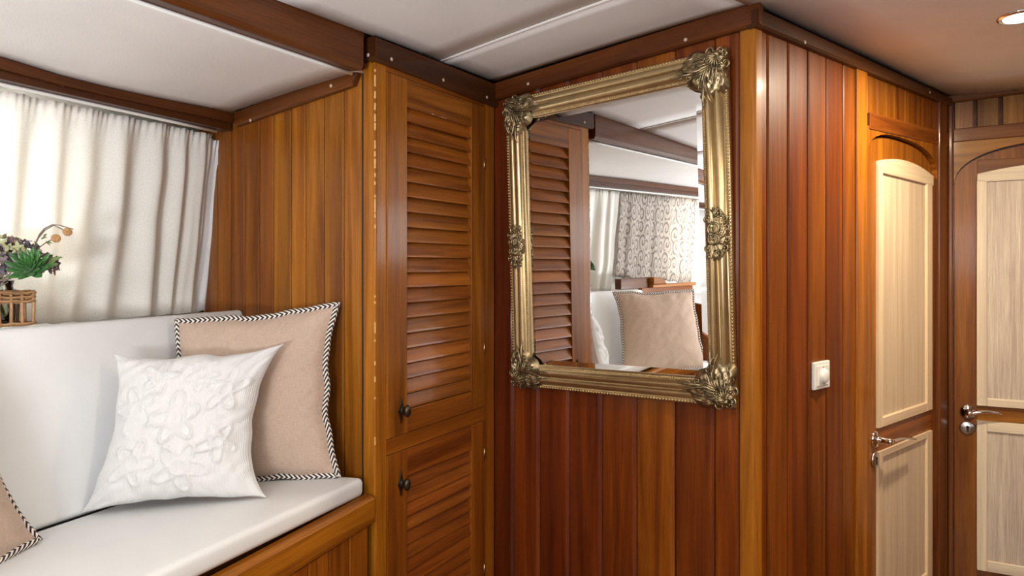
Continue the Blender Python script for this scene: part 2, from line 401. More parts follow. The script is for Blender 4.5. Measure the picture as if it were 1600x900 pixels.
b = MB(); box(b, -1.2, RX+.05, 3.15, 3.2, 0, 1.95); struct(b.build('wall_light_stop', M['dark']), 'unseen dark board added behind the panelling to block sky light')  # added out of sight to keep sky light from leaking in behind the panelling
# hull wall behind the curtains, with two windows
HN = -.80
win = [(-.66, -.22, 1.13, 1.60), (-1.95, -1.28, 1.13, 1.60)]        # s0, s1, z0, z1 in settee coordinates
hull = MB()
cuts = [.26, win[0][1], win[0][0], win[1][1], win[1][0], -4.6]
def hb(a0, a1, z0, z1): hull.bar(bf, a0, a1, HN-.03, HN, z0, z1)
hull.bar(bf, .26, 2.0, HN-.03, HN, 0, 1.95)
hb(-4.6, .26, 0, 1.13); hb(-4.6, .26, 1.60, 1.95)
hb(win[0][1], .26, 1.13, 1.60); hb(win[1][1], win[0][0], 1.13, 1.60); hb(-4.6, win[1][0], 1.13, 1.60)
hull = struct(hull.build('wall_left', M['white']), 'white hull side behind the curtains')
for i, (a0, a1, z0, z1) in enumerate(win):
    b = MB()
    for q in ((a0, a1, z0, z0+.025), (a0, a1, z1-.025, z1), (a0, a0+.025, z0+.025, z1-.025), (a1-.025, a1, z0+.025, z1-.025)):
        b.bar(bf, q[0], q[1], HN-.035, HN+.012, q[2], q[3])
    f = struct(b.build('window_%d' % (i+1), M['wood'], tone=TRIM, bevel=.003), 'bright cabin window behind the curtain')
    MB().bar(bf, a0+.02, a1-.02, HN-.02, HN-.014, z0+.02, z1-.02).build('pane', M['pane'], f)

# ------------------------------------------------------------------ planked walls
def planks(wall, F, seams, zb, zt, tones, n0=-.012, n1=0.0, c=.004, cl=None, mat=None, gap=.003):
    for i in range(len(seams)-1):
        a0, a1 = seams[i]+gap/2, seams[i+1]-gap/2; cc = min(c, (a1-a0)*.3); c2 = min(cl if cl else c, (a1-a0)*.35)
        poly = [(a0, n0), (a1, n0), (a1, n1-c2*.6), (a1-c2, n1), (a0+cc, n1), (a0, n1-cc*.6)]
        MB().zprism(F, poly, zb, zt).build('plank', mat or M['wood'], wall, tone=tones[i] if isinstance(tones, list) else vary(tones))

def backing(F, a0, a1, n0, n1, zb, zt, name, label):
    return struct(MB().bar(F, a0, a1, n0, n1, zb, zt).build(name, M['dark']), label)

# mirror wall
ZT = lambda a: 1.87
m_top = mw.line(778, 154.7, 1178, 38.5, .0)
a_l, a_r = mw.S(773)-.03, 0.0
wall_m = backing(mw, a_l, -.002, -.03, -.012, 0, lambda a: m_top(a)+.04, 'wall_front', 'red-brown planked wall carrying the gilt mirror')
sm = [mw.S(u) for u in (771, 802.6, 842.5, 889, 940, 994, 1054, 1116, 1157)]
tm = [DEEP, RED, (.19, .038, .007), (.18, .038, .007), (.225, .055, .008), (.30, .085, .009), (.20, .05, .008), (.24, .06, .008)]
planks(wall_m, mw, sm, 0, lambda a: m_top(a)+.03, tm, cl=.010)
# corner post of the mirror wall
pr = mw.S(1157); sr = sw.S(1189)
def corner_poly(r=.009, k=5):
    # plan outline of the post, in world coordinates
    A = mw.P(pr, .003, 0); B = sw.P(sr, .003, 0)
    d1 = Vector((mw.t.x, mw.t.y)); d2 = Vector((sw.t.x, sw.t.y))
    o1 = Vector((A.x, A.y)); o2 = Vector((B.x, B.y))
    # intersection of both faces
    den = d1.x*d2.y-d1.y*d2.x; w_ = o2-o1; tt = (w_.x*d2.y-w_.y*d2.x)/den; X = o1+d1*tt
    p0 = X-d1*r; p1 = X+d2*r; pts = []
    for i in range(k+1):
        f = i/k; pts.append(p0*(1-f)**2+X*2*f*(1-f)+p1*f*f)
    i1 = o1-Vector((mw.n.x, mw.n.y))*.02; i2 = o2-Vector((sw.n.x, sw.n.y))*.02
    return [o1]+pts+[o2, i2, i1]
cp = corner_poly(); ztop = EH+(HOR-37)/FPX*1.555
struct(MB().prism([V(p.x, p.y, 0) for p in cp], [V(p.x, p.y, ztop+.02) for p in cp], smooth=False).build('trim_4', M['wood'], tone=(.42, .15, .02)), 'honey-coloured corner post right of the mirror')

def fascia(F, a0, a1, top, bot, n1, name, label, tone, n0=-.01, plugs=(), e0=0.0, e1=0.0):
    """board with a small chamfer along its lower edge; e0/e1 cut the ends back at the bottom"""
    c = .005
    def ring(a, e): return [F.P(a, n0, top(a)), F.P(a+e, n0, bot(a)), F.P(a+e, n1-c, bot(a)), F.P(a+e, n1, bot(a)+c), F.P(a, n1, top(a))]
    o = struct(MB().prism(ring(a0, e0), ring(a1, e1)).build(name, M['wood'], tone=tone), label)
    for u, v in plugs:
        a, z = F.at(u, v, n1)
        nn = V(F.n.x, F.n.y, 0)
        MB().lathe(F.P(a, n1-.001, z), nn, [(.0048, 0), (.0048, .0016), (.003, .0024)], 10).build('screw_plug', M['plug'], o)
    return o
ft_ = mw.line(776, 132, 1176, 8, .018); ft = lambda a: ft_(a)+.006; fb = mw.line(777, 155, 1179, 39, .018)
fascia(mw, mw.S(773), .018, ft, fb, .018, 'trim_5', 'dark red fascia board above the mirror', (.125, .034, .010), plugs=((825, 131), (1071, 62)))

# passage wall
s_top = sw.line(1182.6, 39, 1481, 163)
wall_s = backing(sw, .002, sw.S(1340), -.03, -.012, 0, lambda a: s_top(a)+.04, 'wall_passage', 'orange planked passage wall with a light dimmer')
ss = [sw.S(u) for u in (1189, 1200, 1232, 1263, 1292, 1318, 1340)]
ts = [(.24, .060, .009), (.24, .064, .010), (.215, .054, .009), (.22, .058, .009), (.195, .050, .008), (.24, .066, .009)]
planks(wall_s, sw, ss, 0, lambda a: s_top(a)+.03, ts, cl=.007)
ft2 = sw.line(1180, 11, 1481, 151, .018); fb2 = sw.line(1182.6, 38.5, 1481, 162, .018)
fascia(sw, -.018, SFAR-.012, ft2, fb2, .018, 'trim_6', 'dark brown fascia board along the passage wall', (.10, .032, .010), plugs=((1258, 66), (1453, 144)))

# ------------------------------------------------------------------ door in the passage wall
def box_s(F, u0, u1, n0, n1, zb, zt): return MB().zprism(F, [(F.S(u0, n1), n0), (F.S(u1, n1), n0), (F.S(u1, n1), n1), (F.S(u0, n1), n1)], zb, zt)
d1 = struct(box_s(sw, 1340, 1356, -.03, .008, 0, lambda a: s_top(a)+.02).build('trim_7', M['wood'], tone=(.40, .135, .017), bevel=.004), 'amber post between planked wall and passage door')
trb = sw.line(1355.8, 200.4, 1479, 228, .008); trt = sw.line(1355.8, 174, 1481, 207.5, .008)
struct(MB().bar(sw, sw.S(1356), SFAR-.02, -.02, .008, trb, trt).build('trim_8', M['wood'], tone=(.30, .085, .016), bevel=.003), 'cross rail over the passage door')
over = backing(sw, sw.S(1356), SFAR, -.03, -.014, lambda a: trt(a)-.02, lambda a: s_top(a)+.03, 'wall_over_door', 'short boards above the passage door')
planks(over, sw, [sw.S(u) for u in (1356, 1372, 1386, 1401, 1415, 1429, 1442, 1454, 1477)], lambda a: trt(a)-.01, lambda a: s_top(a)+.02, [(.36, .125, .015)]*3+[(.32, .10, .014)]*3+[(.25, .07, .013)]*2, n0=-.016, n1=-.002, c=.003)
struct(box_s(sw, 1469, 1481, -.02, .012, 0, lambda a: s_top(a)+.02).build('trim_9', M['wood'], tone=(.17, .05, .014), bevel=.005), 'dark post in the corner between the two doors')

def arch(F, pts, n): return [F.at(u, v, n) for u, v in pts]
DL, DR = sw.S(1356.5, .008), sw.S(1469, .012)
zc1 = sw.at(1395, 211, 0)[1]; zsp = sw.at(1356.5, 250, 0)[1]
def ell_arch(a0, a1, zs, zcr, k=18, p=2.6):
    out = []
    for i in range(k+1):
        x = -math.cos(PI*i/k); y = (1-abs(x)**p)**(1/p) if abs(x) < 1 else 0
        out.append(((a0+a1)/2+x*(a1-a0)/2, zs+(zcr-zs)*y))
    return out
ar = ell_arch(DL+.001, DR-.001, zsp, zc1)
poly = [(DL, trb(DL)+.01), (DL, ar[0][1])]+ar[1:-1]+[(DR, ar[-1][1]), (DR, trb(DR)+.01)]
struct(MB().nprism(sw, poly, -.025, .004).build('trim_10', M['wood'], tone=(.36, .115, .016)), 'arched head board of the passage door')
ar2 = ell_arch(DL+.004, DR-.004, zsp-.004, zc1-.006)
leafp = [(DL+.004, .03)]+ar2+[(DR-.004, .03)]
door1 = struct(MB().nprism(sw, leafp, -.045, -.012).build('door_1', M['wood'], tone=(.36, .12, .017)), 'arched wooden passage door with two pale ash panels')
def strip(F, par, u0, v0l, v0r, u1, v1l, v1r, n0, n1, name, tone, mat='wood', vert=False, bevel=.0015):
    """board between pixel columns u0 and u1; upper edge v0l->v0r, lower edge v1l->v1r"""
    f = MB(); a0, zt0 = F.at(u0, v0l, n1); a1, zt1 = F.at(u1, v0r, n1); _, zb0 = F.at(u0, v1l, n1); _, zb1 = F.at(u1, v1r, n1)
    L_ = lambda p, q: (lambda a: p+(q-p)*(a-a0)/(a1-a0))
    if vert: f.zprism(F, [(a0, n0), (a1, n0), (a1, n1), (a0, n1)], L_(zb0, zb1), L_(zt0, zt1))
    else: f.bar(F, a0, a1, n0, n1, L_(zb0, zb1), L_(zt0, zt1))
    return f.build(name, M[mat], par, tone=tone, bevel=bevel)
ASH, ASHP = (.68, .52, .33), (.60, .46, .30)
# wooden rails of the leaf (slightly different grain) and ash panels
strip(sw, door1, 1371, 669, 635, 1457, 709, 664, -.02, -.0105, 'rail', (.34, .10, .02))
a0, z0 = sw.at(1373, 255, -.004); a1, z1 = sw.at(1459, 272, -.004); zm = sw.at(1410, 249, -.004)[1]
ar3 = [(a0+(a1-a0)*i/12, (z0*.5+z1*.5)+(zm-(z0+z1)/2)*(1-(2*i/12-1)**2)) for i in range(13)]
_, zi0 = sw.at(1379, 270, -.004); _, zi1 = sw.at(1450, 283, -.004)
MB().nprism(sw, [(a0, zi0)]+ar3+[(a1, zi0)], -.02, -.004, vertical=False).build('panel_frame', M['ash'], door1, tone=ASH, bevel=.002)
zi = zi0
def ash_panel(F, par, ul, ulr, url, ur, zt, zb, bw, n1, tone, ptone, pmat='ash', top=True):
    al, ai, bi, bl = F.S(ul, n1), F.S(ulr, n1), F.S(url, n1), F.S(ur, n1)
    MB().zprism(F, [(al, n1-.016), (ai, n1-.016), (ai, n1-.003), (ai-.003, n1), (al, n1)], zb, zt).build('panel_frame', M['ash'], par, tone=vary(tone, .03, .02))
    MB().zprism(F, [(bi, n1-.016), (bl, n1-.016), (bl, n1), (bi+.003, n1), (bi, n1-.003)], zb, zt).build('panel_frame', M['ash'], par, tone=vary(tone, .03, .02))
    MB().sprism(F, [(n1-.016, zb), (n1, zb), (n1, zb+bw-.003), (n1-.003, zb+bw), (n1-.016, zb+bw)], ai, bi).build('panel_frame', M['ash'], par, tone=vary(tone, .03, .02))
    if top: MB().sprism(F, [(n1-.016, zt), (n1, zt), (n1, zt-bw+.003), (n1-.003, zt-bw), (n1-.016, zt-bw)], ai, bi).build('panel_frame', M['ash'], par, tone=vary(tone, .03, .02))
    MB().zprism(F, [(ai-.002, n1-.02), (bi+.002, n1-.02), (bi+.002, n1-.0075), (ai-.002, n1-.0075)], zb+.002, zt-.002).build('panel', M[pmat], par, tone=ptone)
BWd = sw.S(1379, -.002)-sw.S(1371, -.002)
ash_panel(sw, door1, 1373, 1380, 1449, 1457, zi+.004, sw.at(1371, 670, -.004)[1], .03, -.004, ASH, ASHP, top=False)
ash_panel(sw, door1, 1373, 1380, 1449, 1457, sw.at(1371, 708, -.004)[1], .14, .022, -.004, ASH, ASHP)

def lever(F, par, u, v, n, utip, vtip, tone=None):
    """lever handle with round rose, plus a keyhole rose below"""
    a, z = F.at(u, v, n); c = F.P(a, n, z); nn = V(F.n.x, F.n.y, 0); tt = V(F.t.x, F.t.y, 0)
    h = MB().lathe(c, nn, [(.026, 0), (.026, .004), (.023, .008), (.013, .010), (.010, .014), (.010, .042), (.011, .045), (.009, .052), (.004, .054)], 24)
    at_, zt = F.at(utip, vtip, n)
    L_ = at_-a
    path = [c+nn*.046+tt*(L_*f)+V(0, 0, (zt-z)*f+.008*math.sin(PI*f)*1.0)-nn*(.012*f*f) for f in [i/10 for i in range(11)]]
    h.tube(path, [.0075-.0028*i/10 for i in range(11)], 10, flat=.75)
    return h.build('door_handle', M['chrome'], par)
def keyrose(F, par, u, v, n):
    a, z = F.at(u, v, n); c = F.P(a, n, z); nn = V(F.n.x, F.n.y, 0)
    k = MB().lathe(c, nn, [(.025, 0), (.025, .003), (.022, .006), (.002, .0065)], 24).build('keyhole_plate', M['steel'], par)
    kk = MB().lathe(F.P(a, n+.0062, z+.004), nn, [(.0055, 0), (.0055, .001)], 14)
    kk.bar(F, a-.0035, a+.0035, n+.0062, n+.0074, z-.014, z+.004)
    kk.build('keyhole', M['black'], k)
lever(sw, door1, 1366, 686, -.012, 1412, 683); keyrose(sw, door1, 1366.5, 718, -.011)
MB().tube([sw.P(sw.S(1466.5), -.006, z) for z in (sw.at(1467, 395, 0)[1], sw.at(1467, 345, 0)[1])], .005, 8).build('hinge', M['brass'], door1)

# ------------------------------------------------------------------ far wall with the second door
f_t = fw.line(1483.5, 150, 1600, 136); f_b = fw.line(1488, 161.5, 1600, 146.5)
FW = 1.0
wall_f = backing(fw, -.01, FW, -.04, -.018, 0, lambda a: f_t(a)+.02, 'wall_far', 'brown far wall with boards above an arched door'); wall_f.data.materials[0] = M['wood']; wall_f.color = (.085, .026, .010, 1)
fascia(fw, 0.0, FW, f_t, f_b, .014, 'trim_11', 'grey-brown fascia board over the far door', (.17, .065, .024))
a_, z_ = fw.at(1587, 140, .014)
ring_ = MB().tube([fw.P(a_+.006*math.cos(2*PI*i/14), .0145, z_+.006*math.sin(2*PI*i/14)) for i in range(14)], .0012, 6, closed=True)
ring_.build('screw_cap', M['bronze'], bpy.data.objects['trim_11'])
fpt = fw.line(1490, 202, 1600, 191.7); fpb = fw.line(1490, 222.7, 1600, 213)
fs = [fw.S(u) for u in (1489, 1524, 1564)]; wdt = fs[2]-fs[1]
fs = [fs[0], fs[1], fs[2]]+[fs[2]+wdt*k for k in (1, 2, 3, 4)]
planks(wall_f, fw, fs, lambda a: fpt(a)-.01, lambda a: f_b(a)+.01, (.30, .145, .058), n0=-.014, n1=-.004, c=.002, gap=.013)
struct(MB().bar(fw, fw.S(1489), FW, -.016, .008, fpb, fpt).build('trim_12', M['wood'], tone=(.20, .068, .02), bevel=.003), 'cross rail over the far door')
struct(box_s(fw, 1481, 1489.5, -.016, .012, 0, lambda a: f_b(a)+.01).build('trim_13', M['wood'], tone=(.16, .05, .016), bevel=.005), 'dark corner post left of the far door')
L2, R2 = fw.S(1490), fw.S(1490)+.62
zs2 = fw.at(1490, 290, 0)[1]; zc2 = fw.at(1600, 223, 0)[1]+.004
ar = ell_arch(L2+.001, R2, zs2, zc2, 26, 2.3)
poly = [(L2, fpb(L2)+.004), (L2, zs2)]+ar[1:-1]+[(R2, zs2), (R2, fpb(R2)+.004)]
struct(MB().nprism(fw, poly, -.016, .002, vertical=False).build('trim_14', M['wood'], tone=(.36, .16, .045)), 'arched head board of the far door')
struct(MB().zprism(fw, [(R2, -.016), (FW, -.016), (FW, .002), (R2, .002)], 0, lambda a: fpb(a)).build('trim_15', M['wood'], tone=(.3, .12, .05)), 'board right of the far door')
ar2 = ell_arch(L2+.004, R2-.004, zs2-.003, zc2-.007, 26, 2.3)
door2 = struct(MB().nprism(fw, [(L2+.004, .03)]+ar2+[(R2-.004, .03)], -.046, -.012).build('door_2', M['wood'], tone=(.25, .088, .022)), 'arched wooden far door with two pale ash panels')
strip(fw, door2, 1527, 633, 641, 1640, 657, 664, -.02, -.0105, 'rail', (.28, .105, .022))
strip(fw, door2, 1527, 250, 244, 1640, 278, 262, -.02, -.0105, 'rail', (.30, .12, .03))
PL, PR = fw.S(1526.5, -.002), R2-.09
zl = fw.at(1527, 272, -.002)[1]; zpk = fw.at(1600, 256, -.002)[1]
zin = fw.at(1543, 284, -.002)[1]
ar3 = [(PL+(PR-PL)*i/16, zl+(zpk-zl)*(1-(2*i/16-1)**2)) for i in range(17)]
MB().nprism(fw, [(PL, zin)]+ar3+[(PR, zin)], -.02, .002, vertical=False).build('panel_frame', M['ash'], door2, tone=(.62, .52, .38), bevel=.002)
FA, FP = (.62, .52, .38), (.56, .48, .38)
upr = 800+FPX*(lambda p: p.x/p.y)(fw.P(PR, -.002, 0)); upi = 800+FPX*(lambda p: p.x/p.y)(fw.P(PR-.035, -.002, 0))
ash_panel(fw, door2, 1526.5, 1543, upi, upr, zin+.004, fw.at(1526, 633, -.002)[1], .028, .002, FA, FP, 'ashgrain', top=False)
ash_panel(fw, door2, 1526.5, 1543, upi, upr, fw.at(1526, 657, -.002)[1], .14, .038, .002, FA, FP, 'ashgrain')
lever(fw, door2, 1512.5, 643, -.012, 1562, 644); keyrose(fw, door2, 1511.5, 668.5, -.012)

# ------------------------------------------------------------------ wall at the end of the settee
e_top = ew.line(368, 185, 551, 117)
uu = (297, 318, 339.4, 360, 382, 405, 427, 454.5, 477, 506, 537, 567)
es = [ew.S(u) for u in uu]
wall_e = backing(ew, es[0], es[-1], -.03, -.012, 0, lambda a: min(1.70, e_top(a)+.0), 'wall_end', 'honey-coloured planked wall at the end of the settee')
te = [vary(q, .16, .10) for q in [(.26, .085, .02), (.28, .09, .02), (.27, .095, .025), (.29, .095, .02), (.31, .10, .015), (.30, .092, .015), (.40, .135, .014), (.41, .14, .014), (.36, .12, .016), (.34, .115, .016), (.40, .145, .02)]]
planks(wall_e, ew, es, .02, lambda a: min(1.74, e_top(a)+.004+max(0, a+.10)*.5), te, c=.003)
eft = ew.line(368, 175, 551.6, 105.7, .018); efb = ew.line(368, 196, 547, 134.5, .018)
ea = ew.S(366, .018)
fascia(ew, ea, ew.S(561, .018), eft, efb, .018, 'trim_16', 'dark mitred moulding over the planked end wall', (.14, .042, .012), e1=-.028, plugs=((517, 134), (391, 188)))

# ------------------------------------------------------------------ beam and side ceiling over the settee
bm_t = lk.line(417.5, 0, 567, 62); bm_b = lk.line(257, 0, 566, 108.5)
bm = lambda f: (lambda a: f(a))
s_end = lk.S(568)
beam = MB()
def bring(a): return [lk.P(a, -.045, bm_t(a)+.06), lk.P(a, -.045, bm_b(a)+.004), lk.P(a, -.008, bm_b(a)), lk.P(a, 0, bm_b(a)+.010), lk.P(a, 0, bm_t(a)+.06)]
beam.prism(bring(-2.6), bring(s_end)); struct(beam.build('trim_17', M['wood'], tone=(.12, .036, .012)), 'red-brown beam between the two ceilings over the settee')
rail_pts = [(-900, -150), (-300, 5), (0, 87.5), (75.5, 113), (189, 141.7), (285, 161), (366, 176)]
RN = -.58
rz = [bf.at(u, v, RN) for u, v in rail_pts]
rz[0] = (rz[2][0]-1.3, rz[2][1]-.03); rz[1] = (rz[2][0]-.35, rz[2][1]-.003)
def rtop(a):
    for (a0, z0), (a1, z1) in zip(rz, rz[1:]):
        if a <= a1: break
    return z0+(z1-z0)*(a-a0)/(a1-a0)
rbot_ = bf.line(0, 121.6, 351, 201, RN)
def rbot(a): return rbot_(a) if a > rz[2][0] else rbot_(rz[2][0])+.02*(a-rz[2][0])*.8
A0, A1 = -2.9, rz[-1][0]-.002
def side_fn(i, j):
    a = A0+(A1-A0+.02)*i; q0 = bf.P(a, RN-.02, rtop(min(a, A1))+.002)
    # towards the beam, along the end wall direction
    o = Vector((q0.x, q0.y)); k = (lk.o+lk.n*-.04-o).dot(lk.n)/ew.t.dot(lk.n); e = o+ew.t*k
    al = (e-lk.o).dot(lk.t)
    q1 = V(e.x, e.y, bm_b(al)+.012)
    p = q0.lerp(q1, j); p.z += .012*math.sin(PI*j)*(1 if i < 1 else 0); return p
struct(MB().grid(side_fn, 30, 10).build('ceiling_side', M['vinyl'], solid=.006), 'low white ceiling panel above the settee')
pip = []
for i in range(31):
    p = side_fn(.985*i/30, 1.0); pip.append(p+V(0, 0, -.012)+V(lk.n.x, lk.n.y, 0)*-.006)
struct(MB().tube(pip, .0045, 8).build('trim_18', M['white']), 'white piping along the foot of the beam')
# two-step curtain pelmet
def rail_strip(name, n0, n1, zt, zb, tone, mat, label, a1=A1):
    m_ = MB(); k = 24; b0 = len(m_.v)
    rings = []
    for i in range(k+1):
        a = A0+(a1-A0)*i/k
        rings.append([bf.P(a, n0, zt(a)), bf.P(a, n0, zb(a)), bf.P(a, n1, zb(a)), bf.P(a, n1, zt(a))])
    for r in rings: m_.v += r
    for i in range(k):
        for e in range(4):
            g = (e+1) % 4; u0 = A0+(a1-A0)*i/k; u1 = A0+(a1-A0)*(i+1)/k
            m_.face((i*4+e, i*4+g, i*4+4+g, i*4+4+e), ((u0, .05*e), (u0, .05*g), (u1, .05*g), (u1, .05*e)))
    m_.face((3, 2, 1, 0), ((0, 0),)*4); m_.face((k*4, k*4+1, k*4+2, k*4+3), ((0, 0),)*4)
    return struct(m_.build(name, M[mat], tone=tone), label)
mid = lambda a: rtop(a)*.45+rbot(a)*.55
rail_strip('trim_19', RN-.06, RN, rtop, lambda a: mid(a)-.001, (.115, .034, .012), 'wood', 'dark upper board of the pelmet above the curtains')
o = rail_strip('trim_20', RN-.055, RN-.008, mid, rbot, (.085, .025, .010), 'wood', 'dark lower board of the pelmet above the curtains')
a, z = bf.at(98, 132, RN-.006); MB().lathe(bf.P(a, RN-.01, z), V(bf.n.x, bf.n.y, 0), [(.004, 0), (.004, .003)], 8).build('screw_plug', M['plug'], o)

# ------------------------------------------------------------------ curtains
trk = MB(); tp = [bf.P(A0+(A1-.03-A0)*i/20, RN-.036, rbot(A0+(A1-.03-A0)*i/20)-.004) for i in range(21)]
trk.tube(tp, .0045, 6, up=V(0, 0, 1))
tag(trk.build('curtain_track', M['white']), 'white curtain track under the dark pelmet', 'curtain rail')
def curtain(name, s0, s1, mat, label, cat, folds, ztop, zbot, amp=.014, seed=0, nt=-.652, nb=-.722, slant0=0.0, slant1=0.0, group=None, flare=1.0):
    rnd = random.Random(seed); K = 220
    L_ = abs(s1-s0); kn = [(0.0, 0.0)]; x = 0.0; sg = 1
    while x < 1:
        x += rnd.uniform(.45, 1.5)/folds/2; sg = -sg; kn.append((x, sg*rnd.uniform(.35, 1.0)))
    def prof(i):
        i = max(0, min(i, kn[-1][0]))
        for (x0, y0), (x1, y1) in zip(kn, kn[1:]):
            if i <= x1:
                f = (i-x0)/(x1-x0); return y0+(y1-y0)*(.5-.5*math.cos(PI*f))
        return 0
    def fn(i, j):
        a = s0+(s1-s0)*i; t = 1-j                       # j = 0 bottom, 1 top
        a2 = a+(slant0*(1-i)+slant1*i)*t
        wob = .012*noise.noise(V(i*L_*9, t*1.6, seed))*min(1, t*3)/L_
        p1 = prof(i+wob); p2 = prof((i*1.0+.37*(1/folds))+wob*2)
        g = .45+.55*min(1, t/.22); gather = math.exp(-(t/.055)**2)
        n = nt+(nb-nt)*t+amp*g*p1*(.8+.35*t)+amp*.35*t*p2+.006*noise.noise(V(i*L_*14, t*3.5, seed+3))*min(1, t*4)
        n += .0035*gather*math.sin(i*L_*2*PI/.017+2*math.sin(i*L_*30))
        zt = ztop(a)-.003*abs(math.sin(i*L_*2*PI/.06)); zb = zbot(a)+.004*p1
        return bf.P(a2, n, zb+(zt-zb)*j)
    b_ = MB().grid(fn, K, 26, lambda a, c: (a*abs(s1-s0)*1.5, c*.6))
    return tag(b_.build(name, M[mat], solid=.0012), label, cat, group)
ledge_z = lambda a: 1.092+.018*a
ct = lambda a: rbot(min(a, A1))-.006
cutop = bf.S(352, -.64); cubot = bf.S(325, -.722)
curtain('window_curtain', -.86, bf.S(333, -.652), 'curtain', 'cream pleated curtain over the bright window beside the planked end wall', 'curtain', 13, ct, lambda a: ledge_z(a)+.003, seed=4, slant1=bf.S(307, -.722)-bf.S(333, -.652), amp=.022)
curtain('curtain_lining', bf.S(329, -.668), bf.S(352, -.668), 'lining', 'flat white curtain lining edge beside the planked end wall', 'curtain', 1.2, lambda a: ct(a)-.01, lambda a: ledge_z(a)+.003, amp=.004, seed=9, nt=-.668, nb=-.745, slant1=bf.S(326, -.745)-bf.S(352, -.668), slant0=bf.S(297, -.745)-bf.S(329, -.668))
curtain('lace_curtain', -1.53, -.87, 'lace', 'grey-beige scroll-patterned lace curtain seen in the mirror', 'curtain', 7, ct, lambda a: 1.235+.09*a, seed=6, amp=.010, nb=-.70)
curtain('window_curtain', -2.1, -1.535, 'curtain', 'cream curtain beyond the lace, at the right edge of the mirror', 'curtain', 8, ct, lambda a: 1.10, seed=8)

# ------------------------------------------------------------------ louvred locker
lo = thing('locker', 'varnished wooden locker with two louvred doors beside the settee', 'cabinet', tuple(lk.P(.2, -.02, 0)))
s586, s603, s757, s772 = 0.0, lk.S(603), lk.S(757), lk.S(772)
l_top = lk.line(586, 92, 772, 165)
zlT = lambda a: l_top(a)+.03
PT = (.43, .155, .018)
# post at the near corner: front face and side face, rounded arris
A_ = ew.S(568)
pf = [lk.P(s603, 0, 0), lk.P(.008, 0, 0), lk.P(.002, -.0006, 0), ew.P(-.002, -.0006, 0), ew.P(-.008, 0, 0), ew.P(A_, 0, 0), ew.P(A_, -.02, 0), lk.P(s603, -.02, 0)]
MB().prism([V(p.x, p.y, 0) for p in pf], [V(p.x, p.y, zlT(0)) for p in pf]).build('corner_post', M['wood'], lo, tone=PT)
we = MB(); rw = random.Random(5); zz = .75
while zz < zlT(0)-.06:                      # varnish chipped off along the arris
    h_ = rw.uniform(.003, .012); k_ = max(0.0, (zz-1.0)/.7)
    if rw.random() < .12+.55*k_:
        wa, wb = rw.uniform(.0003, .0024)*(.3+.7*k_), rw.uniform(.0002, .0014)*(.3+.7*k_)
        o1 = rw.uniform(-.002, .002)
        pts = [lk.P(.002+wa, .0004, zz+o1), lk.P(.002+wa*.6, .0004, zz+h_), lk.P(.002, .0004, zz+h_+.001), lk.P(.002, .0004, zz)]
        b0 = len(we.v); we.v += pts; we.face((b0, b0+1, b0+2, b0+3), ((0, 0),)*4)
        pts = [lk.P(.002, .0004, zz), lk.P(.002, .0004, zz+h_), ew.P(-.002-wb*.7, .0006, zz+h_), ew.P(-.002-wb, .0006, zz+o1)]
        b0 = len(we.v); we.v += pts; we.face((b0, b0+1, b0+2, b0+3), ((0, 0),)*4)
    zz += h_
o = we.build('chipped_varnish', plain('bare_wood', (.50, .28, .09), .6), lo, solid=.0004); o['kind'] = 'stuff'
MB().zprism(lk, [(s757, -.02), (s772, -.02), (s772, 0), (s757, 0)], 0, zlT).build('stile', M['wood'], lo, tone=(.36, .115, .016), bevel=.001)
ud_t, ud_b = lk.line(603, 111, 757, 167), lk.line(603, 688, 757, 635)
ld_t = lk.line(603, 712, 757, 656); ld_b = lambda a: .10
MB().bar(lk, s603, s757, -.02, 0, lambda a: ud_t(a), zlT).build('top_rail', M['wood'], lo, tone=(.33, .10, .016))
MB().bar(lk, s603, s757, -.02, 0, ld_t, ud_b).build('middle_rail', M['wood'], lo, tone=(.34, .105, .016))
MB().bar(lk, s603, s757, -.02, 0, 0, .097).build('bottom_rail', M['wood'], lo, tone=(.3, .09, .016))
MB().bar(lk, .004, s772, -.05, -.042, 0, lambda a: l_top(a)-.01).build('back_board', M['dark'], lo)
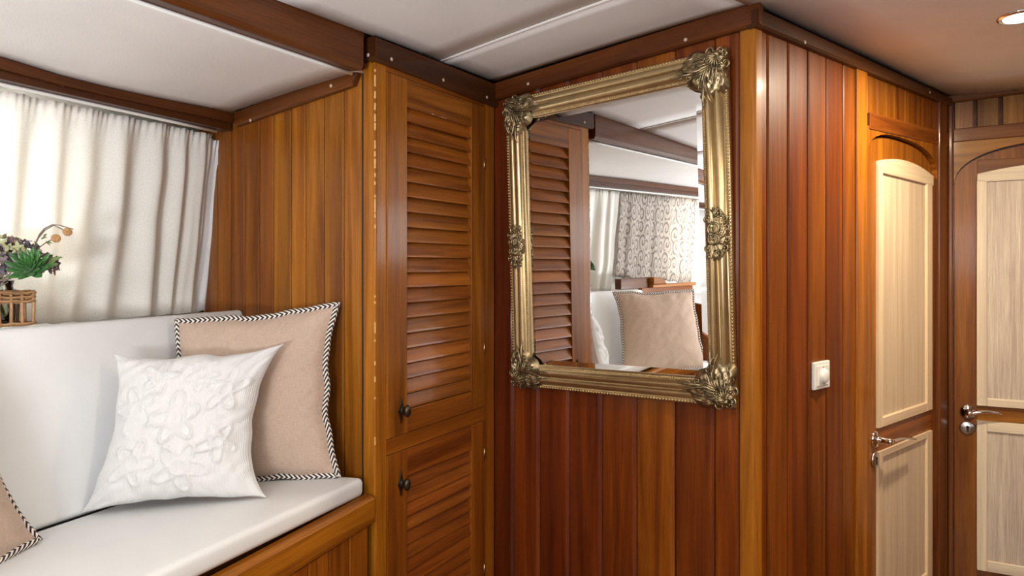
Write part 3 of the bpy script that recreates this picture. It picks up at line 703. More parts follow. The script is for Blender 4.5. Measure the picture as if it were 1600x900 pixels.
def louvre_door(top, bot, otop, obot, count, tone, knob_uv, hinges, label):
    g = .0016; c0, c1 = s603+g, s757-g; a0, a1 = lk.S(635), lk.S(735.5)
    # frame: stiles as one mesh, rails as sub-parts
    d = MB()
    d.zprism(lk, [(c0, -.018), (a0, -.018), (a0, .003), (c0, .003)], lambda a: bot(a)+g, lambda a: top(a)-g)
    dd = d.build('door', M['wood'], lo, tone=tone, bevel=.0012); dd['label'] = label
    MB().zprism(lk, [(a1, -.018), (c1, -.018), (c1, .003), (a1, .003)], lambda a: bot(a)+g, lambda a: top(a)-g).build('stile', M['wood'], dd, tone=vary(tone), bevel=.0012)
    MB().bar(lk, a0, a1, -.018, .003, otop, lambda a: top(a)-g).build('rail', M['wood'], dd, tone=vary((tone[0]*.86, tone[1]*.78, tone[2]), .05), bevel=.0012)
    MB().bar(lk, a0, a1, -.018, .003, lambda a: bot(a)+g, obot).build('rail', M['wood'], dd, tone=vary((tone[0]*.9, tone[1]*.85, tone[2]), .05), bevel=.0012)
    for k in range(count):
        def zc_(a, f): return obot(a)+(otop(a)-obot(a))*f
        r = []
        for a in (a0-.002, a1+.002):
            pitch = (otop(a)-obot(a))/count
            zb = obot(a)+pitch*k+.003; zt = zb+pitch*1.10
            nb, nt_ = .002, -.017
            r.append([lk.P(a, nb, zb), lk.P(a, nb-.001, zb+.005), lk.P(a, nt_+.003, zt), lk.P(a, nt_, zt-.003), lk.P(a, nb-.006, zb-.0005)])
        MB().prism(*r).build('slat', M['wood'], dd, tone=vary((tone[0]*1.0, tone[1]*.92, tone[2]*1.15), .12, .05))
    a, z = lk.at(*knob_uv, .003); nn = V(lk.n.x, lk.n.y, 0)
    plate = []
    for i in range(16):
        t = 2*PI*i/16; rr = 1/((abs(math.cos(t))**.8+abs(math.sin(t))**.8)**(1/.8))
        plate.append((a+.0125*rr*math.cos(t), z+.034*rr*math.sin(t)))
    kb = MB().nprism(lk, plate, .003, .0065).build('knob_plate', M['bronze'], dd, bevel=.001)
    k2 = MB().lathe(lk.P(a, .006, z), nn, [(.008, 0), (.006, .004), (.005, .010), (.0085, .014), (.0105, .019), (.009, .024), (.004, .027)], 16, sq=1.55, side=V(lk.t.x, lk.t.y, 0))
    k2.build('knob', M['bronze'], dd)
    for u, v in hinges:
        a, z = lk.at(u, v, .003)
        MB().tube([lk.P(a, .002, z-.017), lk.P(a, .002, z+.017)], .0035, 8).build('hinge', M['brass'], dd)
louvre_door(ud_t, ud_b, lk.line(635, 167, 736, 198), lk.line(635, 640, 735, 612), 20, (.36, .125, .021), (626, 641), ((757, 256), (757, 544)), 'upper louvred locker door')
louvre_door(ld_t, ld_b, lk.line(634, 744, 735, 703), lambda a: .18, 14, (.335, .103, .017), (625.5, 755), ((757, 709), (757, 890)), 'lower louvred locker door')
# fascia over the locker, with its return
lft, lfb = lk.line(586, 57.5, 775, 132, .016), lk.line(586, 92, 772, 165, .016)
fascia(lk, -.012, lk.S(773), lft, lfb, .016, 'trim_21', 'dark fascia board above the louvred locker', (.085, .027, .010), plugs=((612, 92.5), (693, 125), (761, 152)))
zr1, zr0 = ew.at(586, 57.5, 0)[1], ew.at(586, 93, 0)[1]
fascia(ew, ew.S(567), .012, lambda a: zr1-.004, lambda a: zr0-.002, .014, 'trim_22', 'dark fascia return on the near side of the locker', (.065, .02, .009), plugs=((575, 86),))

# ------------------------------------------------------------------ settee
SL = -1.35                                                           # left end of the settee
def seat_z(n): return .718+.062*n
st = thing('settee', 'built-in wooden settee with planked front under white cushions', 'bench', tuple(bf.P(-.5, -.25, 0)))
rt = bf.line(348, 899, 580, 773.5); rb_ = bf.line(446, 899, 581, 814)
zrt = lambda a: rt(a); zrb = lambda a: rb_(a)
fr = MB(); c = .006
def fring(a): return [bf.P(a, -.02, zrt(a)), bf.P(a, -.004, zrt(a)), bf.P(a, .010-c, zrt(a)-.002), bf.P(a, .010, zrt(a)-c-.002), bf.P(a, .010, zrb(a)), bf.P(a, -.02, zrb(a))]
fr.prism(fring(SL), fring(bf.S(581)-.001)); fr.build('front_rail', M['wood'], st, tone=(.40, .14, .016), bevel=.0015)
ps = [bf.S(u) for u in (447, 484, 516, 548, 577)]; pw_ = (ps[-1]-ps[0])/4
ps = [ps[0]-pw_*k for k in range(7, 0, -1)]+ps
for i in range(len(ps)-1):
    a0, a1 = ps[i]+.001, ps[i+1]-.001
    MB().zprism(bf, [(a0, -.014), (a1, -.014), (a1, -.006), (a1-.003, -.003), (a0+.003, -.003), (a0, -.006)], .02, lambda a: zrb(a)+.004).build('plank', M['wood'], st, tone=vary((.37, .12, .015)))
MB().bar(bf, SL, -.003, -.05, -.02, .02, .64).build('front_board', M['dark'], st)
MB().bar(bf, SL, -.004, -.50, -.045, .62, .634).build('seat_board', M['wood'], st, tone=ORANGE)
# wooden back beyond the cushion, with its pale cap and curved bracket, and the far end panel
MB().bar(bf, SL, -.92, -.585, -.56, .60, 1.095).build('back_panel', M['wood'], st, tone=(.33, .10, .012))
MB().bar(bf, SL, -.98, -.60, -.535, 1.095, 1.113).build('cap_rail', M['wood'], st, tone=(.46, .20, .06), bevel=.004)
MB().bar(bf, -.98, -.76, -.602, -.56, 1.095, 1.15).build('upper_board', M['wood'], st, tone=(.16, .05, .012), bevel=.003)
o_ = R(0, 40)
ep = [(-.98, 1.113), (-.98, 1.152), (-1.00, 1.152), (-1.04, 1.147), (-1.07, 1.136), (-1.09, 1.113)]
MB().prism([bf.P(a, -.60, z) for a, z in ep], [bf.P(a, -.53, z) for a, z in ep], capuv=[(a+o_, z) for a, z in ep]).build('curved_bracket', M['wood'], st, tone=(.36, .13, .02), bevel=.004)
ep = [(-.60, .02), (-.60, 1.0), (-.30, .96), (-.05, .80), (-.004, .78), (-.004, .02)]
MB().prism([bf.P(SL-.03, n, z) for n, z in ep], [bf.P(SL-.004, n, z) for n, z in ep], capuv=[(z+o_, n) for n, z in ep]).build('end_panel', M['wood'], st, tone=(.26, .08, .014), bevel=.004)
def slab(F, ring, a0, a1, mat, name, r, label, cat, seg=4, uvk=1.0):
    m_ = MB(); b0 = 0
    # densified box with bevel for soft edges
    o = MB().prism([F.P(a0, n, z) for n, z in ring(a0)], [F.P(a1, n, z) for n, z in ring(a1)]).build(name, M[mat], bevel=r, seg=seg)
    for p_ in o.data.polygons: p_.use_smooth = True
    return tag(o, label, cat)
slab(bf, lambda a: [(-.012, zrt(-.2)+.0035), (-.012, .7195), (-.462, seat_z(-.462)), (-.478, .655)], SL+.01, -.012, 'cushion', 'seat_cushion', .014, 'long white seat cushion along the wooden settee', 'cushion')
bz = lambda a: 1.1065+.018*a
slab(bf, lambda a: [(-.464, .6895+.0*a), (-.5425, bz(a)), (-.598, bz(a)-.006), (-.55, .665)], -.908, bf.S(381, -.5425)-.001, 'cushion', 'back_cushion', .012, 'long white back cushion leaning along the settee below the curtain', 'cushion')
struct(MB().bar(bf, -2.6, .155, -.79, -.606, lambda a: ledge_z(a)-.02, ledge_z).build('trim_23', M['white'], bevel=.002), 'white ledge behind the back cushion')
# ------------------------------------------------------------------ pillows
def on_seat(u, v):
    n = -.2
    for _ in range(40):
        z = seat_z(n); d = (EH-z)*FPX/(v-HOR); p = ray(u, v, d); n = (Vector((p.x, p.y))-bf.o).dot(bf.n)
        n = max(-.47, min(.0, n))
    return V(p.x, p.y, z)
def pillow(name, label, bl, br, tl, tr, thick, mat, sag, seed, group=None, braidmat=None, emboss=0.0, front=None, wr=.004, ear=0.0):
    t = thing(name, label, 'pillow', tuple((bl+br)/2), group)
    nn = ((br-bl).cross(tl-bl)).normalized()
    if nn.dot(V(0, 0, EH)+V(0, 0, 0)-(bl+tr)/2) < 0 and front is None: nn = -nn
    if front is not None and nn.dot(front) < 0: nn = -nn
    rnd = random.Random(seed); po = V(rnd.uniform(0, 50), rnd.uniform(0, 50), 0)
    size = ((br-bl).length+(tl-bl).length)/2
    sb, sr_, st_, sl_ = sag
    def base(x, y):           # x, y in 0..1, edges drawn in between the corners
        px = bl*(1-x)*(1-y)+br*x*(1-y)+tl*(1-x)*y+tr*x*y
        ex = (tr-tl).lerp(br-bl, 1-y).normalized(); ey = (tl-bl).lerp(tr-br, x).normalized()
        f = lambda q: (4*q*(1-q))**.8
        wv = noise.noise(V(x*3, y*3, seed))*.008
        w2 = noise.noise(V(x*7, y*7, seed+2))*.006
        px = px+ey*w2*f(x)+ex*w2*f(y)
        px = px+ey*((sb+wv)*f(x)*(1-y)**2)-ey*((st_+wv)*f(x)*y**2)+ex*((sl_+wv)*f(y)*(1-x)**2)-ex*((sr_+wv)*f(y)*x**2)
        return px
    def hgt(x, y):
        e = 1-abs(2*x-1)**2.6; g = 1-abs(2*y-1)**2.6
        h = thick*max(0, e*g)**.55
        edge = min(x, 1-x, y, 1-y)
        k = min(1, edge/.04)
        wn = noise.noise(V(x*9, y*9, 0)+po)*.6+noise.noise(V(x*20, y*20, 3)+po)*.4
        # creases running in from the corners and edges
        cr = math.sin(40*(x-y)+6*noise.noise(V(x*4, y*4, 9)+po))*math.exp(-edge/.10)
        h += k*(wr*wn+wr*.7*cr)
        if emboss:
            X, Y = x*4, y*4; v = 0
            for ci, (cx, cy, r0) in enumerate(((1.0, 1.1, .62), (2.25, .9, .7), (3.2, 1.5, .55), (.8, 2.5, .62), (2.0, 2.2, .7), (3.2, 2.9, .6), (1.3, 3.4, .5), (2.4, 3.4, .45))):
                dx, dy = X-cx, Y-cy; r = math.hypot(dx, dy)
                if r < r0*1.4:
                    a = math.atan2(dy, dx)
                    q = r/r0-(.72+.28*math.cos(5*a+ci))
                    v = max(v, math.exp(-(q/.09)**2)); v = max(v, .8*math.exp(-((r/r0-.3)/.09)**2)); v = max(v, .6*math.exp(-(math.sin(2.5*a+ci)/.10)**2)*(r < r0*.8))
            h += emboss*v*k*(.6+.8*noise.noise(V(x*6, y*6, 5)+po))
        return h
    G = 110 if emboss else 44
    b_ = MB()
    b_.grid(lambda i, j: base(i, j)+nn*(hgt(i, j)+.002), G, G, lambda a, c_: (a, c_))
    b_.grid(lambda i, j: base(i, j)-nn*(.85*hgt(1-i, j)+.002), 30, 30)
    per = [(i/G, 0) for i in range(G)]+[(1, i/G) for i in range(G)]+[(1-i/G, 1) for i in range(G)]+[(0, 1-i/G) for i in range(G)]
    b0 = len(b_.v)
    for x, y in per: b_.v.append(base(x, y)+nn*.002); b_.v.append(base(x, y)-nn*.002)
    m_ = len(per)
    for i in range(m_):
        k = (i+1) % m_; b_.face((b0+2*i, b0+2*k, b0+2*k+1, b0+2*i+1), ((0, 0),)*4, True)
    b_.build('cover', M[mat], t, fix=True)
    if braidmat:
        path = [base(x, y)+(base(x, y)-base(.5, .5)).normalized()*.005 for x, y in per]
        for ww, rr in ((0.0, .0075),):
            MB().tube([p for p in path], rr, 8, closed=True).build('braid_trim', M[braidmat], t)
    return t
pillow('tan_pillow', 'tan linen pillow with black and white braid against the planked end wall', on_seat(283, 757)+V(0, 0, .010), on_seat(527, 748)+V(0, 0, .011), ray(279, 503, 1.665), ray(526, 477, 1.645), .055, 'tan', (.004, .034, .012, .006), 3, 'braided tan pillows', 'braid')
pillow('white_pillow', 'white embossed pillow standing on the seat in front of the tan one', on_seat(124, 806)+V(.004, 0, .006), on_seat(417, 780)+V(0, 0, .004), ray(178, 553, 1.475), ray(444, 537, 1.53), .062, 'whitecloth', (.014, .052, .020, .034), 5, None, None, emboss=.0095, wr=.0045)
P0 = on_seat(57, 850)+V(0, 0, .010)
P1 = bf.P(-.97, -.20, seat_z(-.2)+.012)
pillow('tan_pillow', 'tan linen pillow cut by the left edge of the photo, its corner on the seat', P0, P1, bf.P(-.63, -.485, 1.085), bf.P(-1.0, -.30, 1.085), .055, 'tan', (.004, .02, .010, .035), 11, 'braided tan pillows', 'braid', front=V(bf.n.x, bf.n.y, 0))

# ------------------------------------------------------------------ gilt mirror
MNL, MNR = .0335, .023                     # it hangs a little askew, the left side further off the wall
aL, _ = mw.at(803, 400, MNL); aR, _ = mw.at(1152, 400, MNR)
TLp = mw.P(aL, MNL, mw.at(803, 157, MNL)[1]); TRp = mw.P(aR, MNR, mw.at(1152, 74, MNR)[1]); BLp = mw.P(aL, MNL, mw.at(803, 602, MNL)[1]); BRp = mw.P(aR, MNR, mw.at(1152, 637, MNR)[1])
TT = ((TRp-TLp)+(BRp-BLp)).normalized(); nr = V(mw.n.x, mw.n.y, 0); tilt = .017
UU = (V(0, 0, 1)+nr*tilt); UU = (UU-TT*UU.dot(TT)).normalized(); NN = TT.cross(UU); NN = NN if NN.dot(nr) > 0 else -NN
MO = BLp-nr*.012; MWd = (BRp-BLp).length; MH = (TLp.z-BLp.z+TRp.z-BRp.z)/2
def MP(a, b_, h): return MO+TT*a+UU*b_+NN*h
FWd = .068
mi = thing('wall_mirror', 'large gilt-framed mirror with carved corners on the planked wall', 'mirror', tuple(MP(MWd/2, 0, 0)))
prof = [(0, 0), (0, .014), (.002, .017), (.008, .017), (.010, .0145), (.012, .0145), (.0135, .019), (.017, .025), (.022, .029), (.027, .0285), (.0305, .024), (.0315, .020), (.0335, .0185), (.0355, .021), (.0365, .027), (.041, .033), (.0465, .0345), (.052, .031), (.0555, .024), (.057, .0195), (.0595, .0185), (.064, .0185), (.066, .016), (.068, .008), (.068, .001)]
fm = MB(); np_ = len(prof)
for (cx, cy) in ((0, 0), (1, 0), (1, 1), (0, 1)):
    for w_, h in prof: fm.v.append(MP(w_ if cx == 0 else MWd-w_, w_ if cy == 0 else MH-w_, h))
for s_ in range(4):
    q = (s_+1) % 4
    for i in range(np_-1): fm.face((s_*np_+i, s_*np_+i+1, q*np_+i+1, q*np_+i), ((0, prof[i][0]), (0, prof[i+1][0]), (1, prof[i+1][0]), (1, prof[i][0])), True)
    fm.face((s_*np_, q*np_, q*np_+np_-1, s_*np_+np_-1), ((0, 0),)*4)
fo = fm.build('frame', M['gold'], mi)
# glass with bevelled rim
g0, bev = FWd-.004, .019
gl = MB(); rects = [(g0, .0076), (g0+.001, .0076), (g0+bev, .0090), (g0+bev+.0001, .0090)]
for w_, h in rects:
    for cx, cy in ((0, 0), (1, 0), (1, 1), (0, 1)): gl.v.append(MP(w_ if cx == 0 else MWd-w_, w_ if cy == 0 else MH-w_, h))
for r_ in range(len(rects)-1):
    for k in range(4):
        k2 = (k+1) % 4; gl.face((r_*4+k, r_*4+k2, r_*4+4+k2, r_*4+4+k), ((0, 0),)*4)
e_ = (len(rects)-1)*4; gl.face((e_, e_+1, e_+2, e_+3), ((0, 0),)*4)
gl.build('mirror_glass', M['mirror'], mi, fix=False)
MB().prism([MP(.004, .004, -.008), MP(MWd-.004, .004, -.008), MP(MWd-.004, MH-.004, -.008), MP(.004, MH-.004, -.008)], [MP(.004, .004, .002), MP(MWd-.004, .004, .002), MP(MWd-.004, MH-.004, .002), MP(.004, MH-.004, .002)]).build('back_board', M['dark'], mi)
def beads(w_, h, r, step, name):
    b_ = MB()
    for (x0, y0, x1, y1) in ((w_, w_, MWd-w_, w_), (MWd-w_, w_, MWd-w_, MH-w_), (MWd-w_, MH-w_, w_, MH-w_), (w_, MH-w_, w_, w_)):
        L_ = math.hypot(x1-x0, y1-y0); k = int(L_/step)
        for i in range(k): f = (i+.5)/k; b_.ball(MP(x0+(x1-x0)*f, y0+(y1-y0)*f, h), r, 6, 4)
    o = b_.build(name, M['gold'], mi); o['kind'] = 'stuff'
beads(.0045, .0175, .0036, .0085, 'outer_beading'); beads(.0618, .0190, .0026, .0060, 'inner_beading')
def scroll(mb, to, x, y, r, turns, a0, hand, th, h, dome=.004, steps=26):
    """tapered spiral lying on the frame; x, y local, 'to' maps local to world"""
    path = []; rad = []
    for i in range(steps):
        f = i/(steps-1); rr = r*(1-f)**.8+.0008; a = a0+hand*2*PI*turns*f
        path.append(to(x+rr*math.cos(a), y+rr*math.sin(a), h+dome*f)); rad.append(th*(1-.55*f)*(.45+.55*min(1, f*6)))
    mb.tube(path, rad, 6); mb.ball(path[-1], th*1.0, 6, 4)
def leafrib(mb, to, x0, y0, ang, L_, bend, th, h0, h1):
    path = []; rad = []
    for i in range(12):
        f = i/11; a = ang+bend*f
        x0 += math.cos(a)*L_/11*(1 if i else 0); y0 += math.sin(a)*L_/11*(1 if i else 0)
        path.append(to(x0, y0, h0+(h1-h0)*math.sin(PI*min(1, f*1.05)*.5)+.004*math.sin(PI*f))); rad.append(th*(.5+.9*math.sin(PI*min(1, f*.85+.1)))*(1-.5*f))
    mb.tube(path, rad, 6)
def relief(mb, to, outline, base, dome, k=24, m_=110):
    """carved cushion of foliage under the scrolls"""
    for i in range(m_+1):
        a = 2*PI*i/m_; ex, ey = outline(a)
        for j in range(k+1):
            f = j/k; x, y = ex*f, ey*f
            wv = math.sin(13*a+16*f)*.5+math.sin(29*a-22*f)*.5*f
            h = base+dome*(1-f**3)+.0032*wv*math.sin(PI*min(1, f*1.1))-(.010*max(0, f-.8)/.2)
            mb.v.append(to(x, y, h))
    b0 = len(mb.v)-(m_+1)*(k+1)
    for i in range(m_):
        for j in range(k):
            q = (b0+i*(k+1)+j, b0+(i+1)*(k+1)+j, b0+(i+1)*(k+1)+j+1, b0+i*(k+1)+j+1)
            mb.face(q, ((0, 0),)*4, True)
def corner(cx, cy, ox, oy):
    """ox, oy = +-1 point from the corner into the frame"""
    b_ = MB()
    for sw_ in (0, 1):
        def to(x, y, h, s=sw_):
            if s: x, y = y, x
            return MP(cx+ox*x*1.13, cy+oy*y*1.13, h+.001)
        # x runs along one side, y across the frame
        scroll(b_, to, .012, .006, .010, 1.3, 2.4, -1, .0032, .021)
        scroll(b_, to, .034, .003, .013, 1.4, 3.0, -1, .0034, .020)
        scroll(b_, to, .060, .008, .011, 1.3, 3.4, -1, .0032, .022)
        scroll(b_, to, .040, .026, .011, 1.4, .3, 1, .0030, .034)
        scroll(b_, to, .064, .030, .008, 1.2, .0, 1, .0026, .033)
        scroll(b_, to, .052, .055, .010, 1.4, 3.6, -1, .0030, .030)
        scroll(b_, to, .078, .053, .008, 1.3, 3.3, 1, .0027, .033)
        scroll(b_, to, .100, .047, .006, 1.2, 3.6, -1, .0024, .036)
        for q in range(6): leafrib(b_, to, .018+.004*q, .020+.004*q, -.25+.22*q, .052-.003*q, .5-.25*q, .0030, .030, .034)
        for q in range(4): leafrib(b_, to, .048+.010*q, .040, .35-.12*q, .040, -.5, .0026, .036, .037)
        leafrib(b_, to, .030, .012, .05, .065, .10, .0045, .024, .026)
        leafrib(b_, to, .070, .046, .0, .055, .08, .0034, .036, .036)
        leafrib(b_, to, .066, .012, -.1, .030, .5, .0034, .026, .026)
        for q in range(5): b_.ball(to(.088+.008*q, .044+.002*math.sin(q*2), .037), .0036-.0004*q, 6, 4)
        for q in range(4): b_.ball(to(.022+.009*q, .064, .021), .0034, 6, 4)
    def to0(x, y, h): return MP(cx+ox*(x+.030)*1.13, cy+oy*(y+.030)*1.13, h+.001)
    def outl(a):
        c_, s_ = math.cos(a), math.sin(a)
        ax = max(0, c_)**3; ay = max(0, s_)**3
        r = .030+.048*ax+.048*ay+.004*math.cos(9*a)
        return c_*r, s_*r
    relief(b_, to0, outl, .026, .009)
    for q in range(7): leafrib(b_, to0, -.012, -.012, PI/4-.9+.3*q, .026, .2, .0024, .036, .039)
    o = b_.build('corner_ornament', M['goldorn'], mi)
for cx, cy, ox, oy in ((0, 0, 1, 1), (MWd, 0, -1, 1), (MWd, MH, -1, -1), (0, MH, 1, -1)): corner(cx, cy, ox, oy)
def side_orn(cx, ox):
    b_ = MB(); cy = MH*.485
    for m_ in (1, -1):
        def to(x, y, h): return MP(cx+ox*(.034+x), cy+m_*y, h)
        scroll(b_, to, .002, .012, .017, 1.6, -1.2, 1, .0036, .035)
        scroll(b_, to, -.020, .034, .011, 1.4, -.8, 1, .0032, .028)
        scroll(b_, to, .020, .034, .010, 1.4, 3.9, -1, .0030, .032)
        scroll(b_, to, -.004, .050, .012, 1.5, -1.5, -1, .0032, .032)
        scroll(b_, to, .018, .055, .007, 1.2, 3.5, 1, .0026, .032)
        scroll(b_, to, -.024, .012, .008, 1.3, 0, 1, .0028, .024)
        for q in range(6): leafrib(b_, to, -.018, .004+.008*q, 2.6-.28*q, .018, -.3, .0026, .026, .024)
        for q in range(5): leafrib(b_, to, .004-.002*q, .040, 2.2-.32*q, .026, 0, .0026, .034, .034)
        for q in range(4): leafrib(b_, to, .014, .006+.010*q, .5+.2*q, .016, .4, .0024, .034, .028)
    def to0(x, y, h): return MP(cx+ox*(.034+x), cy+y, h)
    relief(b_, to0, lambda a: (.029*math.cos(a)*(1+.08*math.cos(8*a)), .066*math.sin(a)*(1+.05*math.cos(12*a))), .024, .011)
    b_.build('side_ornament', M['goldorn'], mi)
side_orn(0, 1); side_orn(MWd, -1)

# ------------------------------------------------------------------ dimmer on the passage wall
a0, zt = sw.at(1268.5, 565, .002); a1, zb = sw.at(1292.5, 608, .002)
zt = (sw.at(1268.5, 568, .01)[1]+sw.at(1292.5, 563, .01)[1])/2; zb = (sw.at(1268.5, 613, .01)[1]+sw.at(1292.5, 604.5, .01)[1])/2
dm = thing('dimmer_switch', 'cream rotary light dimmer on the orange planked wall', 'light switch', tuple(sw.P((a0+a1)/2, 0, zb)))
MB().bar(sw, a0, a1, .0, .010, zb, zt).build('cover_plate', M['plastic'], dm, bevel=.003)
MB().bar(sw, a0+.010, a1-.010, .009, .0125, zb+.010, zt-.010).build('inner_plate', M['plastic'], dm, bevel=.001)
ac, zc_ = (a0+a1)/2, (zb+zt)/2-.002
MB().lathe(sw.P(ac, .012, zc_), V(sw.n.x, sw.n.y, 0), [(.021, 0), (.021, .003), (.0185, .0045), (.018, .008), (.016, .0095), (.002, .010)], 28).build('knob', M['plastic'], dm)
MB().bar(sw, ac-.003, ac+.003, .0115, .0130, zt-.0165, zt-.0145).build('indicator', M['black'], dm)

# ------------------------------------------------------------------ ceiling downlights
def downlight(x, y, label, power):
    z = zc(x, y)-.004
    t = thing('downlight', label, 'ceiling light', (x, y, z), 'round recessed ceiling lamps')
    MB().lathe(V(x, y, z), V(0, 0, -1), [(.048, 0), (.048, .003), (.043, .007), (.036, .007), (.034, .003)], 28).build('ring', M['chrome'], t)
    MB().lathe(V(x, y, z-.0035), V(0, 0, -1), [(.035, 0), (.033, .004), (.02, .0065), (.002, .0075)], 24).build('lens', M['lamp'], t)
    l = bpy.data.lights.new('bulb', 'AREA'); l.shape = 'DISK'; l.size = .07; l.energy = power; l.color = (1, .84, .63)
    o = bpy.data.objects.new('bulb', l); COL.objects.link(o); o.location = (0, 0, -.013); o.parent = t
px = ray(1593, 22, 1); k = (zc(1.3, 1.65)-EH)/(px.z-EH); px = ray(1593, 22, k)
downlight(px.x, px.y, 'round bright downlight in the ceiling near the far door', 16.0)
downlight(.72, .55, 'round downlight in the ceiling before the mirror wall, above the frame', 9.0)
downlight(-.6, -.9, 'round downlight in the ceiling behind the camera', 4.0)

# ------------------------------------------------------------------ flower arrangement on the ledge
zl_ = bz(-.55)
bc = ray(22, 480, 1.385); bs, bn = (Vector((bc.x, bc.y))-bf.o).dot(bf.t), (Vector((bc.x, bc.y))-bf.o).dot(bf.n)
WB, DB, HB = .108, .085, .074                                         # basket: along the ledge, across, height
bR = ray(69, 505, 1.40); sR = (Vector((bR.x, bR.y))-bf.o).dot(bf.t)
nF = -.570; BC = (sR-WB/2, nF-DB/2)
bask = thing('wicker_basket', 'open rectangular wicker basket holding a glass vase on the ledge', 'basket', tuple(bf.P(BC[0], BC[1], zl_)))
def rect(inf, z, k=9, jit=0.0):
    pts = []
    x0, x1, y0, y1 = BC[0]-WB/2-inf, BC[0]+WB/2+inf, BC[1]-DB/2-inf, BC[1]+DB/2+inf
    c_ = [(x0, y0), (x1, y0), (x1, y1), (x0, y1)]
    for i in range(4):
        p, q = c_[i], c_[(i+1) % 4]
        for j in range(k):
            f = j/k; pts.append(bf.P(p[0]+(q[0]-p[0])*f+R(-jit, jit), p[1]+(q[1]-p[1])*f+R(-jit, jit), z+R(-jit, jit)))
    return pts
up_ = MB()
for k, (f, g) in enumerate([(i/5, 0) for i in range(6)]+[(i/5, 1) for i in range(6)]+[(0, .5), (1, .33), (1, .66)]):
    p = bf.P(BC[0]-WB/2+WB*f, BC[1]-DB/2+DB*g, zl_+.004)
    MB().tube([p, p+V(R(-.002, .002), R(-.002, .002), HB*.5), p+V(R(-.001, .001), 0, HB)], .0034, 7).build('upright', M['wicker'], bask)
for z, kk in ((.0045, 2), (HB-.022, 2), (HB-.013, 2), (HB-.004, 3)):
    wv = MB()
    for q in range(kk): wv.tube(rect(.003*(1 if q % 2 else -1), zl_+z+.003*q, 12, .0012), .0026, 6, closed=True)
    wv.build('woven_band', M['wicker'], bask)
VC = bf.P(BC[0], BC[1], zl_+.005)
va = tag(MB().lathe(VC, V(0, 0, 1), [(.025, 0), (.036, .004), (.040, .03), (.038, .065), (.033, .082), (.036, .094), (.034, .094), (.031, .082), (.035, .065), (.037, .03), (.033, .008), (.002, .006)], 28).build('glass_vase', M['vase'], fix=False), 'clear glass vase standing inside the wicker basket', 'vase')
fl = thing('flower_bunch', 'bunch of faded hydrangea and mauve petals in the basket vase', 'flowers', tuple(VC+V(0, 0, .02)))
for i in range(9):
    a = i*.7; p = VC+V(.022*math.cos(a), .022*math.sin(a), .012); q = VC+V(.008*math.cos(a+2), .008*math.sin(a+2), .075); r_ = VC+V(.02*math.cos(a+1), .02*math.sin(a+1), .12)
    MB().tube([p, p.lerp(q, .5)+V(R(-.005, .005), R(-.005, .005), 0), q, r_], .0026, 6).build('stem', M['stem'], fl)
HC = VC+V(0, 0, .155)
def petal_head(c, r, cnt, mats, seed, squash=.85):
    rnd = random.Random(seed)
    for i in range(cnt):
        z = 1-2*(i+.5)/cnt
        if z < -.55: continue
        a = i*2.39996; rr = math.sqrt(1-z*z); d = V(rr*math.cos(a), rr*math.sin(a), z*squash)
        p = c+d*r*rnd.uniform(.9, 1.06); d.normalize(); x = d.orthogonal().normalized(); y = d.cross(x)
        b_ = MB(); th = rnd.uniform(0, 1.5)
        for k in range(4):
            aa = th+k*PI/2; e = x*math.cos(aa)+y*math.sin(aa); f = d.cross(e); s_ = rnd.uniform(.010, .0135)
            b_.grid(lambda i_, j_: p+e*(s_*i_)+f*(s_*.62*(j_-.5)*math.sin(PI*min(.92, .12+i_*.85)))+d*(.004*i_*i_+.003*abs(j_-.5)), 3, 2)
        b_.build('floret', mats[int(rnd.random()*len(mats)) % len(mats)], fl, fix=False)
pg, pm, psl, pp = M['petal_green'], M['petal_mauve'], M['petal_slate'], M['petal_peach']
petal_head(ray(8, 392, 1.385), .034, 46, [pg, pg, pp, pm], 1)
petal_head(ray(33, 398, 1.395), .032, 44, [pm, pg, pm, psl], 2)
petal_head(ray(2, 404, 1.385), .036, 40, [psl, pm, psl, pp], 3)
petal_head(ray(12, 415, 1.365), .030, 34, [psl, psl, pm], 4)
petal_head(ray(66, 414, 1.41), .026, 30, [psl, pm, pg], 5)
rt_ = MB()
for i in range(12):
    c0 = ray(2+R(-6, 10), 432+R(-10, 10), 1.345); rr = R(.008, .018); ax = R(0, 3)
    rt_.tube([c0+V(rr*math.cos(t*.7), R(-.003, .003), rr*.6*math.sin(t*.7+ax)) for t in range(9)], .0011, 5)
rt_.build('root_curls', M['twig'], fl)
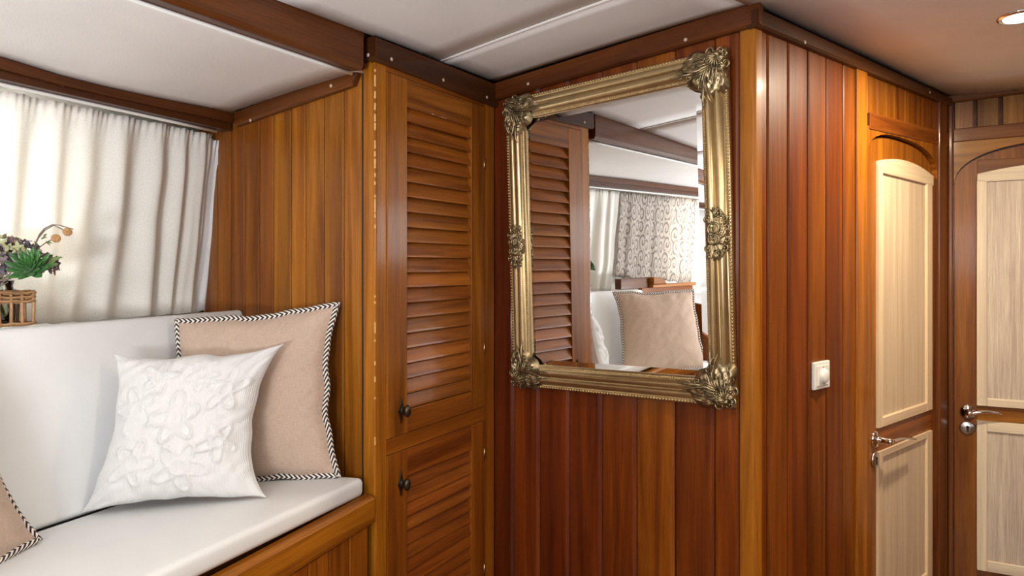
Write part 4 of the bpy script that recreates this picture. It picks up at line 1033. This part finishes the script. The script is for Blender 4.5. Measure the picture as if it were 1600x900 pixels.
# succulent rosette
su = thing('succulent', 'dark green succulent rosette in front of the faded hydrangea', 'succulent', tuple(ray(47, 418, 1.34)))
SC = ray(47, 418, 1.35); ax_ = (V(.25, -.75, .55)).normalized(); sx = ax_.orthogonal().normalized(); sy = ax_.cross(sx)
MB().ball(SC-ax_*.004, .014, 10, 6).build('core', M['succulent'], su)
for i in range(58):
    f = i/57; a = i*2.39996; L_ = .011+.040*f**.85; el = .25+1.25*(1-f)      # outer leaves lie flat, inner ones stand up
    d = (sx*math.cos(a)+sy*math.sin(a))*math.cos(el)+ax_*math.sin(el); d.normalize(); w1 = ax_.cross(d).normalized(); nrm = d.cross(w1)
    wd = .0045+.006*f
    def pt(i_, j_):
        w2 = wd*math.sin(PI*min(1, .16+.84*i_))**.7*(1-.25*i_); ang = 2*PI*j_
        return SC-ax_*.012*f+d*(L_*i_)+w1*(w2*math.cos(ang))+nrm*(w2*.38*math.sin(ang))+ax_*(.010*i_*i_*f)
    t_ = (.7+.6*R(0, 1))
    MB().grid(pt, 6, 7).build('leaf', M['succulent'], su)
# pointed leaf and berry twig
def leaf3(p0, p1, wdt, upv, curl=.01):
    d = (p1-p0); sd = d.normalized().cross(upv).normalized()
    return MB().grid(lambda i, j: p0+d*i+sd*(wdt*(j-.5)*2*math.sin(PI*min(1, .08+.92*i))**.8*(1-.3*i))+upv*(curl*math.sin(PI*i)+.004*abs(j-.5)*2), 12, 6)
lf = tag(leaf3(ray(62, 432, 1.38), ray(98, 402, 1.38), .017, V(-.4, -.8, .3).normalized()).build('pointed_leaf', M['leaf'], solid=.0008), 'single pointed olive leaf sticking out right of the succulent', 'leaf')
tw = thing('berry_twig', 'thin arching twig with two orange berries above the flowers', 'twig', tuple(ray(52, 392, 1.40)))
D = 1.40
MB().tube([ray(u, v, D) for u, v in ((50, 402), (56, 380), (62, 366), (70, 357), (82, 351), (94, 352), (106, 356), (114, 358))], [.0015]*4+[.0012]*4, 6).build('stem', M['twig'], tw)
MB().tube([ray(u, v, D) for u, v in ((52, 398), (62, 386), (72, 379), (82, 374))], .0011, 6).build('side_stem', M['twig'], tw)
MB().tube([ray(u, v, D) for u, v in ((60, 372), (70, 360), (84, 352), (95, 357), (100, 360))], .0011, 6).build('side_stem', M['twig'], tw)
for u, v in ((105.5, 362.5), (87.5, 372.5)):
    c_ = ray(u, v, D); b_ = MB()
    for i in range(60):
        z = 1-2*(i+.5)/60; a = i*2.4; rr = math.sqrt(1-z*z); b_.ball(c_+V(rr*math.cos(a), rr*math.sin(a), z)*.0078, .0018, 5, 3)
    b_.ball(c_, .008, 12, 8); b_.build('berry', M['berry'], tw)
for (u0, v0, u1, v1) in ((70, 371, 74, 366), (66, 374, 74, 371), (76, 378, 84, 381), (74, 377, 80, 384), (62, 384, 58, 380)):
    leaf3(ray(u0, v0, D), ray(u1, v1, D), .002, V(0, -1, .2).normalized(), .001).build('leaflet', M['leaf'], tw)
